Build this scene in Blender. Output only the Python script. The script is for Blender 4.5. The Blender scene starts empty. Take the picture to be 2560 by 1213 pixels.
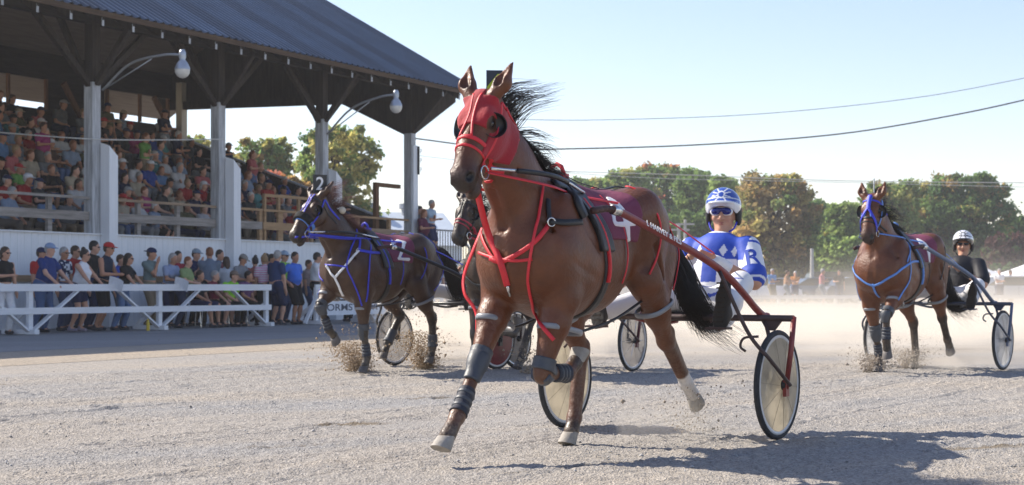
import bpy, bmesh, math, random, os
import numpy as np
from mathutils import Vector, Matrix
from mathutils.bvhtree import BVHTree
ONLY = os.environ.get('ONLY', '')
def want(k): return (not ONLY) or (k in ONLY.split(','))
SC = bpy.context.scene
COL = SC.collection
# ---------------------------------------------------------------- camera
F_PX, CXP, HYP, CAMH = 3900.0, 1280.0, 716.0, 0.93      # focal length and horizon, in pixels of a 2560 wide picture
cam = bpy.data.cameras.new('camera'); camo = bpy.data.objects.new('camera', cam); COL.objects.link(camo)
camo.location = (0, 0, CAMH); camo.rotation_euler = (math.radians(90), 0, 0)
cam.sensor_width = 36; cam.lens = F_PX/2560*36; cam.shift_y = (HYP-606.5)/2560
cam.clip_start = 0.5; cam.clip_end = 3000
cam.dof.use_dof = True; cam.dof.focus_distance = 9.2; cam.dof.aperture_fstop = 5.6
SC.camera = camo
# ---------------------------------------------------------------- sky, sun, exposure
SUN_EL, SUN_AZ = 39.5, -66.0        # azimuth measured from +Y towards +X
w = bpy.data.worlds.new('World'); SC.world = w; w.use_nodes = True
nt = w.node_tree
sky = nt.nodes.new('ShaderNodeTexSky'); sky.sky_type = 'NISHITA'; sky.sun_disc = False
sky.sun_elevation = math.radians(SUN_EL); sky.sun_rotation = math.radians(SUN_AZ)
sky.air_density = 1.0; sky.dust_density = .4; sky.ozone_density = 1.0
bgn = nt.nodes['Background']; bgn.inputs[1].default_value = 0.12
wb = nt.nodes.new('ShaderNodeVectorMath'); wb.operation = 'MULTIPLY'; wb.inputs[1].default_value = (1.055, .96, 1.0)   # camera white balance of the sky
nt.links.new(sky.outputs[0], wb.inputs[0]); nt.links.new(wb.outputs[0], bgn.inputs[0])
sl = bpy.data.lights.new('sun', 'SUN'); so = bpy.data.objects.new('sun', sl); COL.objects.link(so)
sl.energy = 4.9; sl.angle = math.radians(0.5); sl.color = (1.0, 0.91, 0.78)
_e, _a = math.radians(SUN_EL), math.radians(SUN_AZ)
SUN_DIR = Vector((math.sin(_a)*math.cos(_e), math.cos(_a)*math.cos(_e), math.sin(_e)))
so.rotation_euler = SUN_DIR.to_track_quat('Z', 'Y').to_euler(); so.location = (-20, 10, 25)
SC.cycles.volume_bounces = 3; SC.cycles.transparent_max_bounces = 12
SC.view_settings.view_transform = 'Standard'; SC.view_settings.look = 'None'
SC.view_settings.exposure = 0.76; SC.view_settings.gamma = 1.0
# ---------------------------------------------------------------- helpers
RNG = np.random.default_rng(7); random.seed(5)
def P(px, py, D):            # a point of the place from the survey of the photograph and its distance
    return Vector(((px-CXP)*D/F_PX, D, CAMH+(HYP-py)*D/F_PX))
def link(o, parent=None):
    COL.objects.link(o)
    if parent is not None: o.parent = parent
    return o
def tag(o, label=None, cat=None, group=None, kind=None):
    if label: o['label'] = label
    if cat: o['category'] = cat
    if group: o['group'] = group
    if kind: o['kind'] = kind
    return o
def empty(name, loc=(0,0,0), rz=0, label=None, cat=None, group=None):
    o = bpy.data.objects.new(name, None); link(o); o.location = loc; o.rotation_euler = (0,0,rz)
    o.empty_display_size = .1
    return tag(o, label, cat, group)
def meshobj(name, V, Fc, mat=None, parent=None, smooth=False, cols=None, loops_uniform=None):
    me = bpy.data.meshes.new(name)
    V = np.asarray(V, dtype=np.float32).reshape(-1, 3)
    if isinstance(Fc, np.ndarray):
        n, k = Fc.shape
        me.vertices.add(len(V)); me.vertices.foreach_set('co', V.ravel())
        me.loops.add(n*k); me.loops.foreach_set('vertex_index', Fc.astype(np.int32).ravel())
        me.polygons.add(n); me.polygons.foreach_set('loop_start', np.arange(0, n*k, k, dtype=np.int32))
        me.polygons.foreach_set('loop_total', np.full(n, k, dtype=np.int32))
        me.update(calc_edges=True); me.validate()
    else:
        me.from_pydata([tuple(v) for v in V], [], [tuple(f) for f in Fc])
    if smooth: me.polygons.foreach_set('use_smooth', np.ones(len(me.polygons), dtype=bool))
    if cols is not None:
        a = me.color_attributes.new('tint', 'FLOAT_COLOR', 'POINT')
        c = np.ones((len(V), 4), dtype=np.float32); c[:, :3] = cols
        a.data.foreach_set('color', c.ravel())
    if mat is not None:
        for m in (mat if isinstance(mat, (list, tuple)) else [mat]): me.materials.append(m)
    return link(bpy.data.objects.new(name, me), parent)
class MB:
    """collects boxes, tubes, discs for ONE mesh object"""
    def __init__(s): s.V = []; s.F = []
    def add(s, V, Fc):
        b = len(s.V); s.V += [tuple(v) for v in V]; s.F += [tuple(i+b for i in f) for f in Fc]; return s
    def box(s, c, size, R=None):
        hx, hy, hz = size[0]/2, size[1]/2, size[2]/2
        v = [Vector((x,y,z)) for x in (-hx,hx) for y in (-hy,hy) for z in (-hz,hz)]
        if R is not None: v = [R @ q for q in v]
        c = Vector(c)
        return s.add([q+c for q in v], [(0,1,3,2),(4,6,7,5),(0,4,5,1),(2,3,7,6),(0,2,6,4),(1,5,7,3)])
    def beam(s, a, b, wd, ht, up=(0,0,1)):
        a = Vector(a); b = Vector(b); d = (b-a); L = d.length; d.normalize(); u = Vector(up)
        if abs(d.dot(u)) > .98: u = Vector((1,0,0))
        y = u.cross(d).normalized(); z = d.cross(y)
        R = Matrix((d, y, z)).transposed()
        return s.box((a+b)/2, (L, wd, ht), R)
    def tube(s, pts, r, n=8, cap=True, ry=None):
        pts = [Vector(p) for p in pts]; m = len(pts)
        rs = r if isinstance(r, (list, tuple)) else [r]*m
        b = len(s.V); prev = None
        for i, p in enumerate(pts):
            t = (pts[min(i+1,m-1)]-pts[max(i-1,0)]).normalized()
            if prev is None:
                u = Vector((0,0,1)) if abs(t.z) < .9 else Vector((1,0,0))
                x = t.cross(u).normalized()
            else: x = (prev - t*prev.dot(t)).normalized()
            prev = x; y = t.cross(x)
            for k in range(n):
                a = 2*math.pi*k/n; s.V.append(tuple(p+(x*math.cos(a)+y*math.sin(a))*rs[i]))
        for i in range(m-1):
            for k in range(n):
                k2 = (k+1) % n; s.F.append((b+i*n+k, b+i*n+k2, b+(i+1)*n+k2, b+(i+1)*n+k))
        if cap:
            s.F.append(tuple(b+k for k in range(n))[::-1]); s.F.append(tuple(b+(m-1)*n+k for k in range(n)))
        return s
    def lathe(s, prof, c, axis, n=32, closed=False):
        """prof = [(r, h)], swept round axis through c"""
        c = Vector(c); ax = Vector(axis).normalized(); u = ax.orthogonal().normalized(); v = ax.cross(u); b = len(s.V); m = len(prof)
        for r, h in prof:
            for k in range(n):
                a = 2*math.pi*k/n; s.V.append(tuple(c+ax*h+(u*math.cos(a)+v*math.sin(a))*r))
        for i in range(m if closed else m-1):
            j = (i+1) % m
            for k in range(n):
                k2 = (k+1) % n; s.F.append((b+i*n+k, b+i*n+k2, b+j*n+k2, b+j*n+k))
        return s
    def poly(s, pts): return s.add(pts, [tuple(range(len(pts)))])
    def build(s, name, mat=None, parent=None, smooth=False): return meshobj(name, s.V, s.F, mat, parent, smooth)
def shade_auto(o, ang=40):
    me = o.data; me.polygons.foreach_set('use_smooth', np.ones(len(me.polygons), dtype=bool))
    me.set_sharp_from_angle(angle=math.radians(ang)); return o
def bezier(pts, n=12):        # Catmull-Rom through points
    pts = [Vector(p) for p in pts]
    if len(pts) == 2: return [pts[0].lerp(pts[1], i/n) for i in range(n+1)]
    q = [pts[0]*2-pts[1]]+pts+[pts[-1]*2-pts[-2]]; out = []
    for i in range(1, len(q)-2):
        p0,p1,p2,p3 = q[i-1:i+3]
        for k in range(n):
            t = k/n; out.append(.5*((2*p1)+(p2-p0)*t+(2*p0-5*p1+4*p2-p3)*t*t+(3*p1-p0-3*p2+p3)*t**3))
    out.append(pts[-1]); return out
def copy_tree(o, parent=None, keepname=None):
    c = o.copy(); link(c)
    if parent is not None: c.parent = parent
    for ch in list(o.children): copy_tree(ch, c)
    return c
# ---------------------------------------------------------------- materials
MATS = {}
def rgb(c): return (c[0], c[1], c[2], 1)
def mat(name, col=(.5,.5,.5), rough=.6, metal=0, spec=.5, var=0.0, vscale=6, bump=0, bscale=40, coat=0, tint=False, sheen=0, trans=0, alpha=1, sub=0, objrand=0, em=None):
    """procedural Principled: base colour broken up by noise, fine bump; tint multiplies the mesh colour attribute"""
    if name in MATS: return MATS[name]
    m = bpy.data.materials.new(name); m.use_nodes = True; MATS[name] = m
    t = m.node_tree; N = t.nodes; L = t.links; b = N['Principled BSDF']
    b.inputs['Base Color'].default_value = rgb(col); b.inputs['Roughness'].default_value = rough
    b.inputs['Metallic'].default_value = metal; b.inputs['Specular IOR Level'].default_value = spec
    if coat: b.inputs['Coat Weight'].default_value = coat; b.inputs['Coat Roughness'].default_value = .15
    if sheen: b.inputs['Sheen Weight'].default_value = sheen
    if trans: b.inputs['Transmission Weight'].default_value = trans
    if alpha < 1: b.inputs['Alpha'].default_value = alpha
    if sub: b.inputs['Subsurface Weight'].default_value = sub; b.inputs['Subsurface Radius'].default_value = (.02,.008,.004); b.inputs['Subsurface Scale'].default_value = .3
    tc = N.new('ShaderNodeTexCoord'); src = None
    if var or tint:
        base = None
        if tint:
            at = N.new('ShaderNodeAttribute'); at.attribute_name = 'tint'; base = at.outputs['Color']
        if var:
            nz = N.new('ShaderNodeTexNoise'); nz.inputs['Scale'].default_value = vscale; nz.inputs['Detail'].default_value = 5; nz.inputs['Roughness'].default_value = .65
            L.new(tc.outputs['Object'], nz.inputs['Vector'])
            mr = N.new('ShaderNodeMapRange'); mr.inputs[1].default_value = .3; mr.inputs[2].default_value = .7
            mr.inputs[3].default_value = 1-var; mr.inputs[4].default_value = 1+var
            L.new(nz.outputs[0], mr.inputs[0])
            mx = N.new('ShaderNodeVectorMath'); mx.operation = 'SCALE'
            if base is not None: L.new(base, mx.inputs[0])
            else: mx.inputs[0].default_value = col
            L.new(mr.outputs[0], mx.inputs['Scale']); base = mx.outputs[0]
        L.new(base, b.inputs['Base Color'])
    if bump:
        nz = N.new('ShaderNodeTexNoise'); nz.inputs['Scale'].default_value = bscale; nz.inputs['Detail'].default_value = 4
        L.new(tc.outputs['Object'], nz.inputs['Vector'])
        bp = N.new('ShaderNodeBump'); bp.inputs['Strength'].default_value = bump; bp.inputs['Distance'].default_value = .02
        L.new(nz.outputs[0], bp.inputs['Height']); L.new(bp.outputs[0], b.inputs['Normal'])
    if em: b.inputs['Emission Color'].default_value = rgb(em); b.inputs['Emission Strength'].default_value = 1
    return m
def cloth(col, name=None):
    col = tuple(round(c, 3) for c in col)
    return mat(name or 'cloth_%s_%s_%s' % col, col, rough=.85, spec=.2, var=.12, vscale=9, bump=.25, bscale=14)
# ---------------------------------------------------------------- implicit-surface modeller (rounded cones and ellipsoids blended, then meshed)
class Prim:
    def __init__(s, kind, a, b=None, ra=0, rb=0, sc=(1,1,1), k=.03, op='add', R=None):
        s.kind=kind; s.a=np.array(a,float); s.b=np.array(b if b is not None else a,float); s.ra=ra; s.rb=rb; s.sc=np.array(sc,float); s.k=k; s.op=op; s.R=None if R is None else np.array(R,float)
    def bounds(s):
        if s.kind == 'cone':
            r = max(s.ra, s.rb)*np.maximum(s.sc, 1e-6)
            return np.minimum(s.a,s.b)-r, np.maximum(s.a,s.b)+r
        if s.kind == 'ell':
            r = np.array(s.ra,float) if s.R is None else np.full(3, max(s.ra)); return s.a-r, s.a+r
        return np.full(3,-1e3), np.full(3,1e3)
    def eval(s, p):
        if s.kind == 'cone':
            a=s.a/s.sc; b=s.b/s.sc; q=p/s.sc; ba=b-a; l2=float(ba@ba)
            m=float(min(s.sc))
            if l2 < 1e-12: return (np.sqrt(((q-a)**2).sum(-1))-max(s.ra,s.rb))*m
            rr=s.ra-s.rb; a2=max(l2-rr*rr,1e-9); il2=1/l2
            pa=q-a; y=pa@ba; z=y-l2; x2=((pa*l2-y[...,None]*ba)**2).sum(-1); y2=y*y*l2; z2=z*z*l2
            k=np.sign(rr)*rr*rr*x2
            d=(np.sqrt(x2*a2*il2)+y*rr)*il2-s.ra
            d=np.where(np.sign(y)*a2*y2<k, np.sqrt(x2+y2)*il2-s.ra, d)
            d=np.where(np.sign(z)*a2*z2>k, np.sqrt(x2+z2)*il2-s.rb, d)
            return d*m
        if s.kind == 'ell':
            r=np.array(s.ra,float); q=p-s.a
            if s.R is not None: q=q@s.R
            k0=np.sqrt(((q/r)**2).sum(-1)); k1=np.sqrt(((q/(r*r))**2).sum(-1))+1e-9
            return np.where(k0<1e-6, -min(r), k0*(k0-1)/k1)
        if s.kind == 'plane':      # keeps the side where (p-a).b < 0
            n=s.b/np.linalg.norm(s.b); return (p-s.a)@n
def cone(a,b,ra,rb,k=.03,sc=(1,1,1),op='add'): return Prim('cone',a,b,ra,rb,sc,k,op)
def ell(c,r,k=.03,op='add',R=None): return Prim('ell',c,None,r,0,(1,1,1),k,op,R)
def cut(p,n): return Prim('plane',p,n,k=.004,op='int')
def chain(pts,rs,k=.03,sc=(1,1,1)): return [cone(pts[i],pts[i+1],rs[i],rs[i+1],k,sc) for i in range(len(pts)-1)]
def rotm(ax,ang):
    return np.array(Matrix.Rotation(ang,3,ax))
class Field:
    def __init__(s, prims, vox, pad=None):
        add=[q for q in prims if q.op=='add']; pad=pad or vox*4
        lo=np.min([q.bounds()[0] for q in add],0)-pad; hi=np.max([q.bounds()[1] for q in add],0)+pad
        s.lo=lo; s.vox=vox; n=np.ceil((hi-lo)/vox).astype(int)+1; s.n=n
        D=np.full(n,9.0,dtype=np.float32)
        ax=[lo[i]+vox*np.arange(n[i]) for i in range(3)]
        for q in prims:
            if q.op=='int': i0=np.zeros(3,int); i1=n
            else:
                b0,b1=q.bounds(); mg=q.k*1.2+vox*5
                i0=np.clip(np.floor((b0-mg-lo)/vox).astype(int),0,n); i1=np.clip(np.ceil((b1+mg-lo)/vox).astype(int)+1,0,n)
            if np.any(i1<=i0): continue
            g=np.stack(np.meshgrid(*[ax[i][i0[i]:i1[i]] for i in range(3)],indexing='ij'),-1)
            d=q.eval(g); sl=tuple(slice(i0[i],i1[i]) for i in range(3)); c=D[sl]; k=q.k
            if q.op=='add':
                h=np.clip(.5+.5*(c-d)/k,0,1); big=c>5
                D[sl]=np.where(big,d,c*(1-h)+d*h-k*h*(1-h))
            elif q.op=='sub':
                h=np.clip(.5-.5*(c+d)/k,0,1); D[sl]=c*(1-h)-d*h+k*h*(1-h)
            elif q.op=='int':
                D[sl]=np.maximum(c,d)
        s.D=D
    def sample(s,p):
        q=(p-s.lo)/s.vox; q=np.clip(q,0,s.n-1.001); i=q.astype(int); f=q-i; D=s.D; out=0
        for dx in (0,1):
            for dy in (0,1):
                for dz in (0,1):
                    wgt=(f[:,0] if dx else 1-f[:,0])*(f[:,1] if dy else 1-f[:,1])*(f[:,2] if dz else 1-f[:,2])
                    out=out+wgt*D[i[:,0]+dx,i[:,1]+dy,i[:,2]+dz]
        return out
    def grad(s,p):
        e=s.vox*.75; g=np.empty_like(p)
        for i in range(3):
            d=np.zeros(3); d[i]=e; g[:,i]=s.sample(p+d)-s.sample(p-d)
        return g/np.maximum(np.linalg.norm(g,axis=1,keepdims=True),1e-9)
    def project(s,p,off=0.0,it=6):
        p=np.array(p,float).reshape(-1,3).copy()
        for _ in range(it):
            d=np.clip(s.sample(p)-off,-.06,.06); p-=(d[:,None]*s.grad(p)*.85)
        return p
    def mesh(s, relax=1):
        D=s.D; ins=D<0; n=s.n
        cs=np.zeros(tuple(n-1),np.int8)
        for dx in (0,1):
            for dy in (0,1):
                for dz in (0,1): cs+=ins[dx:n[0]-1+dx,dy:n[1]-1+dy,dz:n[2]-1+dz]
        idx=np.argwhere((cs>0)&(cs<8)); m=len(idx)
        vid=np.full(tuple(n-1),-1,np.int32); vid[tuple(idx.T)]=np.arange(m)
        acc=np.zeros((m,3)); cnt=np.zeros(m)
        for a in range(3):
            b,c=[(1,2),(0,2),(0,1)][a]
            for u in (0,1):
                for v in (0,1):
                    o=np.zeros(3,int); o[b]=u; o[c]=v; o2=o.copy(); o2[a]=1
                    d0=D[tuple((idx+o).T)]; d1=D[tuple((idx+o2).T)]
                    x=(d0<0)!=(d1<0); t=np.where(x,d0/np.where(x,d0-d1,1),0)
                    pt=np.tile(o.astype(float),(m,1)); pt[:,a]+=t
                    acc[x]+=pt[x]; cnt[x]+=1
        V=s.lo+(idx+acc/cnt[:,None])*s.vox
        Q=[]
        for a in range(3):
            b,c=[(1,2),(2,0),(0,1)][a]
            sl0=[slice(None)]*3; sl1=[slice(None)]*3; sl0[a]=slice(0,n[a]-1); sl1[a]=slice(1,n[a])
            A=ins[tuple(sl0)]; B=ins[tuple(sl1)]; e=np.argwhere(A!=B)
            ok=(e[:,b]>0)&(e[:,c]>0)&(e[:,b]<n[b]-1)&(e[:,c]<n[c]-1)&(e[:,a]<n[a]-1); e=e[ok]
            if not len(e): continue
            sgn=A[tuple(e.T)]
            def g(db,dc):
                q=e.copy(); q[:,b]-=db; q[:,c]-=dc; return vid[tuple(q.T)]
            q=np.stack([g(1,1),g(0,1),g(0,0),g(1,0)],1); q[~sgn]=q[~sgn][:,::-1]; Q.append(q)
        Q=np.concatenate(Q)
        for _ in range(relax):
            s2=np.zeros_like(V); k=np.zeros(len(V))
            for i,j in ((0,1),(1,2),(2,3),(3,0)):
                np.add.at(s2,Q[:,i],V[Q[:,j]]); np.add.at(s2,Q[:,j],V[Q[:,i]]); np.add.at(k,Q[:,i],1); np.add.at(k,Q[:,j],1)
            V=V*.4+.6*s2/np.maximum(k,1)[:,None]
            d=np.clip(s.sample(V),-s.vox,s.vox); V=V-d[:,None]*s.grad(V)
        return V,Q
def sdf_obj(name, prims, vox, mat=None, parent=None, col=None, relax=1):
    f=Field(prims,vox); V,Q=f.mesh(relax)
    o=meshobj(name,V,Q,mat,parent,True,None if col is None else col(V)); return o,f
def ik(a, c, l1, l2, pole):
    """middle joint of a two-bone limb from a to c, bent towards pole"""
    a=np.array(a,float); c=np.array(c,float); d=c-a; L=np.linalg.norm(d); L2=min(L,(l1+l2)*.999); u=d/L
    if L>L2: c=a+u*L2
    x=(l1*l1-l2*l2+L2*L2)/(2*L2); h=math.sqrt(max(l1*l1-x*x,0)); p=np.array(pole,float); p=p-u*(p@u); p/=np.linalg.norm(p)+1e-9
    return a+u*x+p*h, c
# ---------------------------------------------------------------- race horses
def seg_d(V,a,b):
    a=np.array(a);b=np.array(b);ba=b-a;t=np.clip(((V-a)@ba)/(ba@ba),0,1);return np.linalg.norm(V-a-t[:,None]*ba,axis=1)
def horse_prims(h):
    dx=h.get('dx',0.0); sx=h.get('sx',1.0); A=lambda x,y,z:(x*sx+dx,y,z)
    h['A']=A
    pr=[]
    # trunk: a chain of rounded cones, narrower than tall
    T=[A(.40,0,1.08),A(.18,0,1.085),A(-.12,0,1.09),A(-.40,0,1.185),A(-.64,0,1.21),A(-.83,0,1.19)]
    pr+=chain(T,[.26,.325,.305,.225,.235,.17],k=.08,sc=(1,.84,1))
    pr+=[cone(A(.30,0,1.385),A(.02,0,1.35),.10,.10,.12,(1,.55,1)), cone(A(.02,0,1.335),A(-.5,0,1.345),.10,.12,.12,(1,.8,1)),
         ell(A(-.60,.10,1.335),(.24,.15,.14),.10),ell(A(-.60,-.10,1.335),(.24,.15,.14),.10)]
    for sgn in (1,-1):
        pr+=[ell(A(.47,sgn*.135,1.10),(.125,.13,.20),.07),          # breast muscle
             ell(A(.33,sgn*.20,1.16),(.15,.085,.27),.08),            # shoulder blade
             ell(A(.20,sgn*.175,1.02),(.17,.10,.14),.07),            # triceps
             cone(A(-.30,sgn*.13,1.30),A(-.52,sgn*.16,1.38),.11,.13,.08)]
    # neck
    poll=np.array(h['poll'],float); muz=np.array(h['muz'],float)
    nb=np.array(A(.30,0,1.20)); nm=h.get('neckmid'); 
    nm=np.array(nm) if nm is not None else np.array([nb[0]*.42+poll[0]*.58,(nb[1]*.35+poll[1]*.65),nb[2]*.50+poll[2]*.50])
    pk=(1,.62,1)
    pr+=[cone(nb,nm,.275,.172,.10,pk),cone(nm,poll-np.array([.02,0,.06]),.172,.110,.07,pk)]
    # head in its own frame
    f=muz-poll; L=np.linalg.norm(f); f=f/L; tw=h.get('roll',0)
    side=np.array([-f[1],f[0],0.]); side=side/np.linalg.norm(side) if np.linalg.norm(side)>.2 else np.array([0,1.,0])
    if 'side' in h: side=np.array(h['side'],float); side-=f*(side@f); side/=np.linalg.norm(side)
    up=np.cross(f,side); up/=np.linalg.norm(up)
    if up[0]*(-f[2])+up[2]*f[0]*1 <0 and False: up=-up
    # 'up' must point to the forehead (away from the throat)
    thr=nm-poll
    if up@thr>0: up=-up
    H=lambda a,s,u: poll+f*(a*L)+side*s+up*u
    h['H']=H; h['hf']=(f,side,up,L)
    kk=.035
    R=np.stack([f,side,up],1)
    pr+=[Prim('ell',H(.10,0,-.02),None,(.12,.090,.102),0,(1,1,1),.05,'add',R),      # skull
         Prim('ell',H(.30,0,-.055),None,(.168,.083,.112),0,(1,1,1),.05,'add',R),    # cheeks
         Prim('ell',H(.52,0,.005),None,(.17,.065,.072),0,(1,1,1),.05,'add',R),     # bridge
         Prim('ell',H(.68,0,-.03),None,(.17,.058,.071),0,(1,1,1),.05,'add',R),
         Prim('ell',H(.90,0,-.03),None,(.072,.061,.067),0,(1,1,1),.045,'add',R),    # muzzle
         Prim('ell',H(.985,0,-.055),None,(.038,.048,.045),0,(1,1,1),.03,'add',R)]   # upper lip
    op=h.get('mouth',.0)
    pr+=[cone(H(.45,0,-.10-op*.3),H(.90,0,-.105-op),.045,.036,.03), Prim('ell',H(.94,0,-.112-op),None,(.045,.040,.026),0,(1,1,1),.02,'add',R)]
    for s in (1,-1):
        pr+=[Prim('ell',H(.27,s*.066,.035),None,(.055,.030,.035),0,(1,1,1),.025,'add',R),   # brow
             Prim('ell',H(.31,s*.076,.012),None,(.026,.018,.022),0,(1,1,1),.012,'add',R),   # eye bulge
             Prim('ell',H(.34,s*.055,-.09),None,(.11,.045,.075),0,(1,1,1),.04,'add',R),      # jowl
             Prim('ell',H(.945,s*.044,-.005),None,(.046,.028,.034),0,(1,1,1),.02,'add',R),   # nostril wing
             Prim('ell',H(.972,s*.060,.004),None,(.028,.020,.019),0,(1,1,1),.012,'sub',R),
             cone(H(.50,s*.045,-.01),H(.72,s*.04,-.02),.018,.012,.03)]
        e0=H(.02,s*.062,.045); e1=H(-.14,s*.105,.06)+h.get('eart',np.zeros(3)); e2=H(-.40,s*.125,.065)+h.get('eart',np.zeros(3))*2
        pr+=[cone(e0,e1,.036,.045,.02),cone(e1,e2,.045,.007,.02)]; h['ear%d'%s]=(e0,e1,e2)
        inner=e1+up*.045-(e0-e1)*.0
        pr+=[cone(e1*.8+e0*.2+up*.040,e1*.3+e2*.7+up*.024,.026,.010,.01,op='sub')]
    # legs
    for nme in ('lf','rf'):
        el,kn,fe,co=[np.array(q,float) for q in h[nme][:4]]; s=1 if nme[0]=='l' else -1
        sh=np.array(A(.40,s*.15,1.10)); 
        pr+=[cone(sh,el,.13,.095,.07),cone(el,kn*.35+el*.65,.098,.082,.05),cone(kn*.35+el*.65,kn*.9+el*.1,.082,.047,.04),
             ell(kn,(.050,.046,.058),.03),cone(kn*.92+fe*.08,fe,.037,.034,.03),ell(fe,(.043,.040,.046),.02),
             cone(fe,co,.036,.044,.02)]
        d=(fe-kn)/np.linalg.norm(fe-kn); back=np.cross(d,[0,1.,0]); back/=np.linalg.norm(back)
        if nme+'_back' in h: back=back*h[nme+'_back']
        pr+=[cone(kn*.8+fe*.2-back*.022,fe-back*.02,.018,.02,.02)]
    for nme in ('lh','rh'):
        st,ho,fe,co=[np.array(q,float) for q in h[nme][:4]]; s=1 if nme[0]=='l' else -1
        hip=np.array(A(-.58,s*.13,1.24)); but=np.array(A(-.84,s*.12,1.12))
        m=st*.5+ho*.5
        pr+=[cone(hip,st,.195,.115,.07,(1,.78,1)),cone(but,st*.45+ho*.55,.125,.07,.08,(1,.85,1)),
             cone(st,m,.112,.075,.06,(1,.8,1)),cone(m,ho,.075,.047,.05),ell(ho,(.055,.043,.06),.03)]
        d=(fe-ho)/np.linalg.norm(fe-ho); g=(st-ho)/np.linalg.norm(st-ho)
        pt=-(d+g); pt=pt/np.linalg.norm(pt) if np.linalg.norm(pt)>.05 else np.array([-1.,0,0])
        pt=pt if pt[0]<0 else -pt
        hp=ho+pt*.05+g*.03
        pr+=[cone(ho,hp,.042,.026,.025),cone(hp,m*.6+st*.4+pt*.03,.022,.03,.03),cone(ho,fe,.043,.037,.03),cone(hp,fe+pt*.02,.022,.022,.03),
             ell(fe,(.046,.042,.048),.02),cone(fe,co,.037,.045,.02)]
    # grooves: breast, between breast and shoulder, behind the elbow, jugular
    S_=lambda a,b,r0,r1,k: Prim('cone',a,b,r0,r1,(1,1,1),k,'sub')
    pr+=[S_(A(.68,0,1.16),A(.63,0,.84),.026,.034,.035), S_(nm+np.array([.15,0,-.12]),np.array(A(.63,0,1.24)),.006,.010,.05)]
    for s in (1,-1):
        pr+=[S_(A(.53,s*.275,1.20),A(.55,s*.245,.98),.018,.022,.03),                     # front of the shoulder
             S_(A(.43,s*.325,1.06),A(.16,s*.315,.965),.014,.018,.03),                     # above the elbow
             S_(A(.10,s*.345,1.20),A(.07,s*.335,.98),.014,.026,.035),                     # behind the triceps
             S_(A(.33,s*.31,1.30),A(.14,s*.305,1.13),.012,.012,.03),                      # spine of the shoulder blade
             S_(A(-.36,s*.285,1.30),A(-.43,s*.25,1.05),.014,.03,.045),                    # flank
             S_(A(-.80,s*.235,1.28),A(-.72,s*.25,1.02),.010,.016,.03),                    # hamstring line
             S_(A(-.52,s*.265,1.16),A(-.60,s*.26,.98),.010,.014,.03),
             S_(nm+np.array([.085,s*.118,-.02]),np.array(A(.50,s*.21,1.22)),.013,.016,.03)]
        for q in range(4): pr+=[S_(A(.0-.075*q,s*.335,1.22),A(-.03-.075*q,s*.315,1.0),.006,.006,.02)]   # ribs
    pr+=[cone(A(-.93,0,1.40),A(-1.02,0,1.36),.05,.04,.05)]
    return pr
def hoof_mesh(co, toe, up_hint):
    """hoof: a slanted truncated cone from the coronet to a flat sole, built between coronet point and toe point"""
    co=Vector(co); toe=Vector(toe)
    ax=(toe-co); L=ax.length; ax.normalize()
    lat=Vector((0,1,0)); fr=ax.cross(lat).normalized()     # perpendicular in the leg plane
    if fr.x<0 and up_hint>=0: fr=-fr
    if up_hint<0 and fr.x>0: fr=-fr
    m=MB(); n=20; rings=[(0,.044,.043,0.0),(.25,.047,.046,.006),(.75,.053,.052,.018),(1.0,.056,.055,.025)]
    V=[];Fc=[]
    dep=.085
    for (t,rx,ry,sh) in rings:
        c=co+ax*(dep*t)
        for k in range(n):
            a=2*math.pi*k/n; ca,sa=math.cos(a),math.sin(a)
            rr=rx*(1.12 if ca>0 else .82)
            V.append(c+fr*(ca*rr+sh)+lat*(sa*ry)+ax*(-.018*ca*(-1) if t==0 else (0.0)))
    for i in range(len(rings)-1):
        for k in range(n):
            k2=(k+1)%n; Fc.append((i*n+k,i*n+k2,(i+1)*n+k2,(i+1)*n+k))
    b=len(V); c=co+ax*(dep-.012)+fr*.012
    for k in range(n): V.append(c+(V[(len(rings)-1)*n+k]-c)*.78)
    for k in range(n):
        k2=(k+1)%n; Fc.append(((len(rings)-1)*n+k,(len(rings)-1)*n+k2,b+k2,b+k))
    Fc.append(tuple(b+k for k in range(n))); Fc.append(tuple(range(n))[::-1])
    return [tuple(v) for v in V],Fc
def hair_mesh(strands, r0, nseg=9, sides=3):
    """strands = list of control point lists; thin tapered tubes merged in one mesh"""
    V=[];Fc=[]
    for st in strands:
        pts=bezier(st,max(2,nseg//max(1,len(st)-1))); m=len(pts); b=len(V)
        for i,p in enumerate(pts):
            t=(pts[min(i+1,m-1)]-pts[max(i-1,0)]).normalized(); x=t.orthogonal().normalized(); y=t.cross(x)
            r=r0*(1-.85*i/(m-1))
            for k in range(sides):
                a=2*math.pi*k/sides; V.append(p+(x*math.cos(a)+y*math.sin(a))*r)
        for i in range(m-1):
            for k in range(sides):
                k2=(k+1)%sides; Fc.append((b+i*sides+k,b+i*sides+k2,b+(i+1)*sides+k2,b+(i+1)*sides+k))
    return np.array([tuple(v) for v in V]),np.array(Fc)
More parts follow.
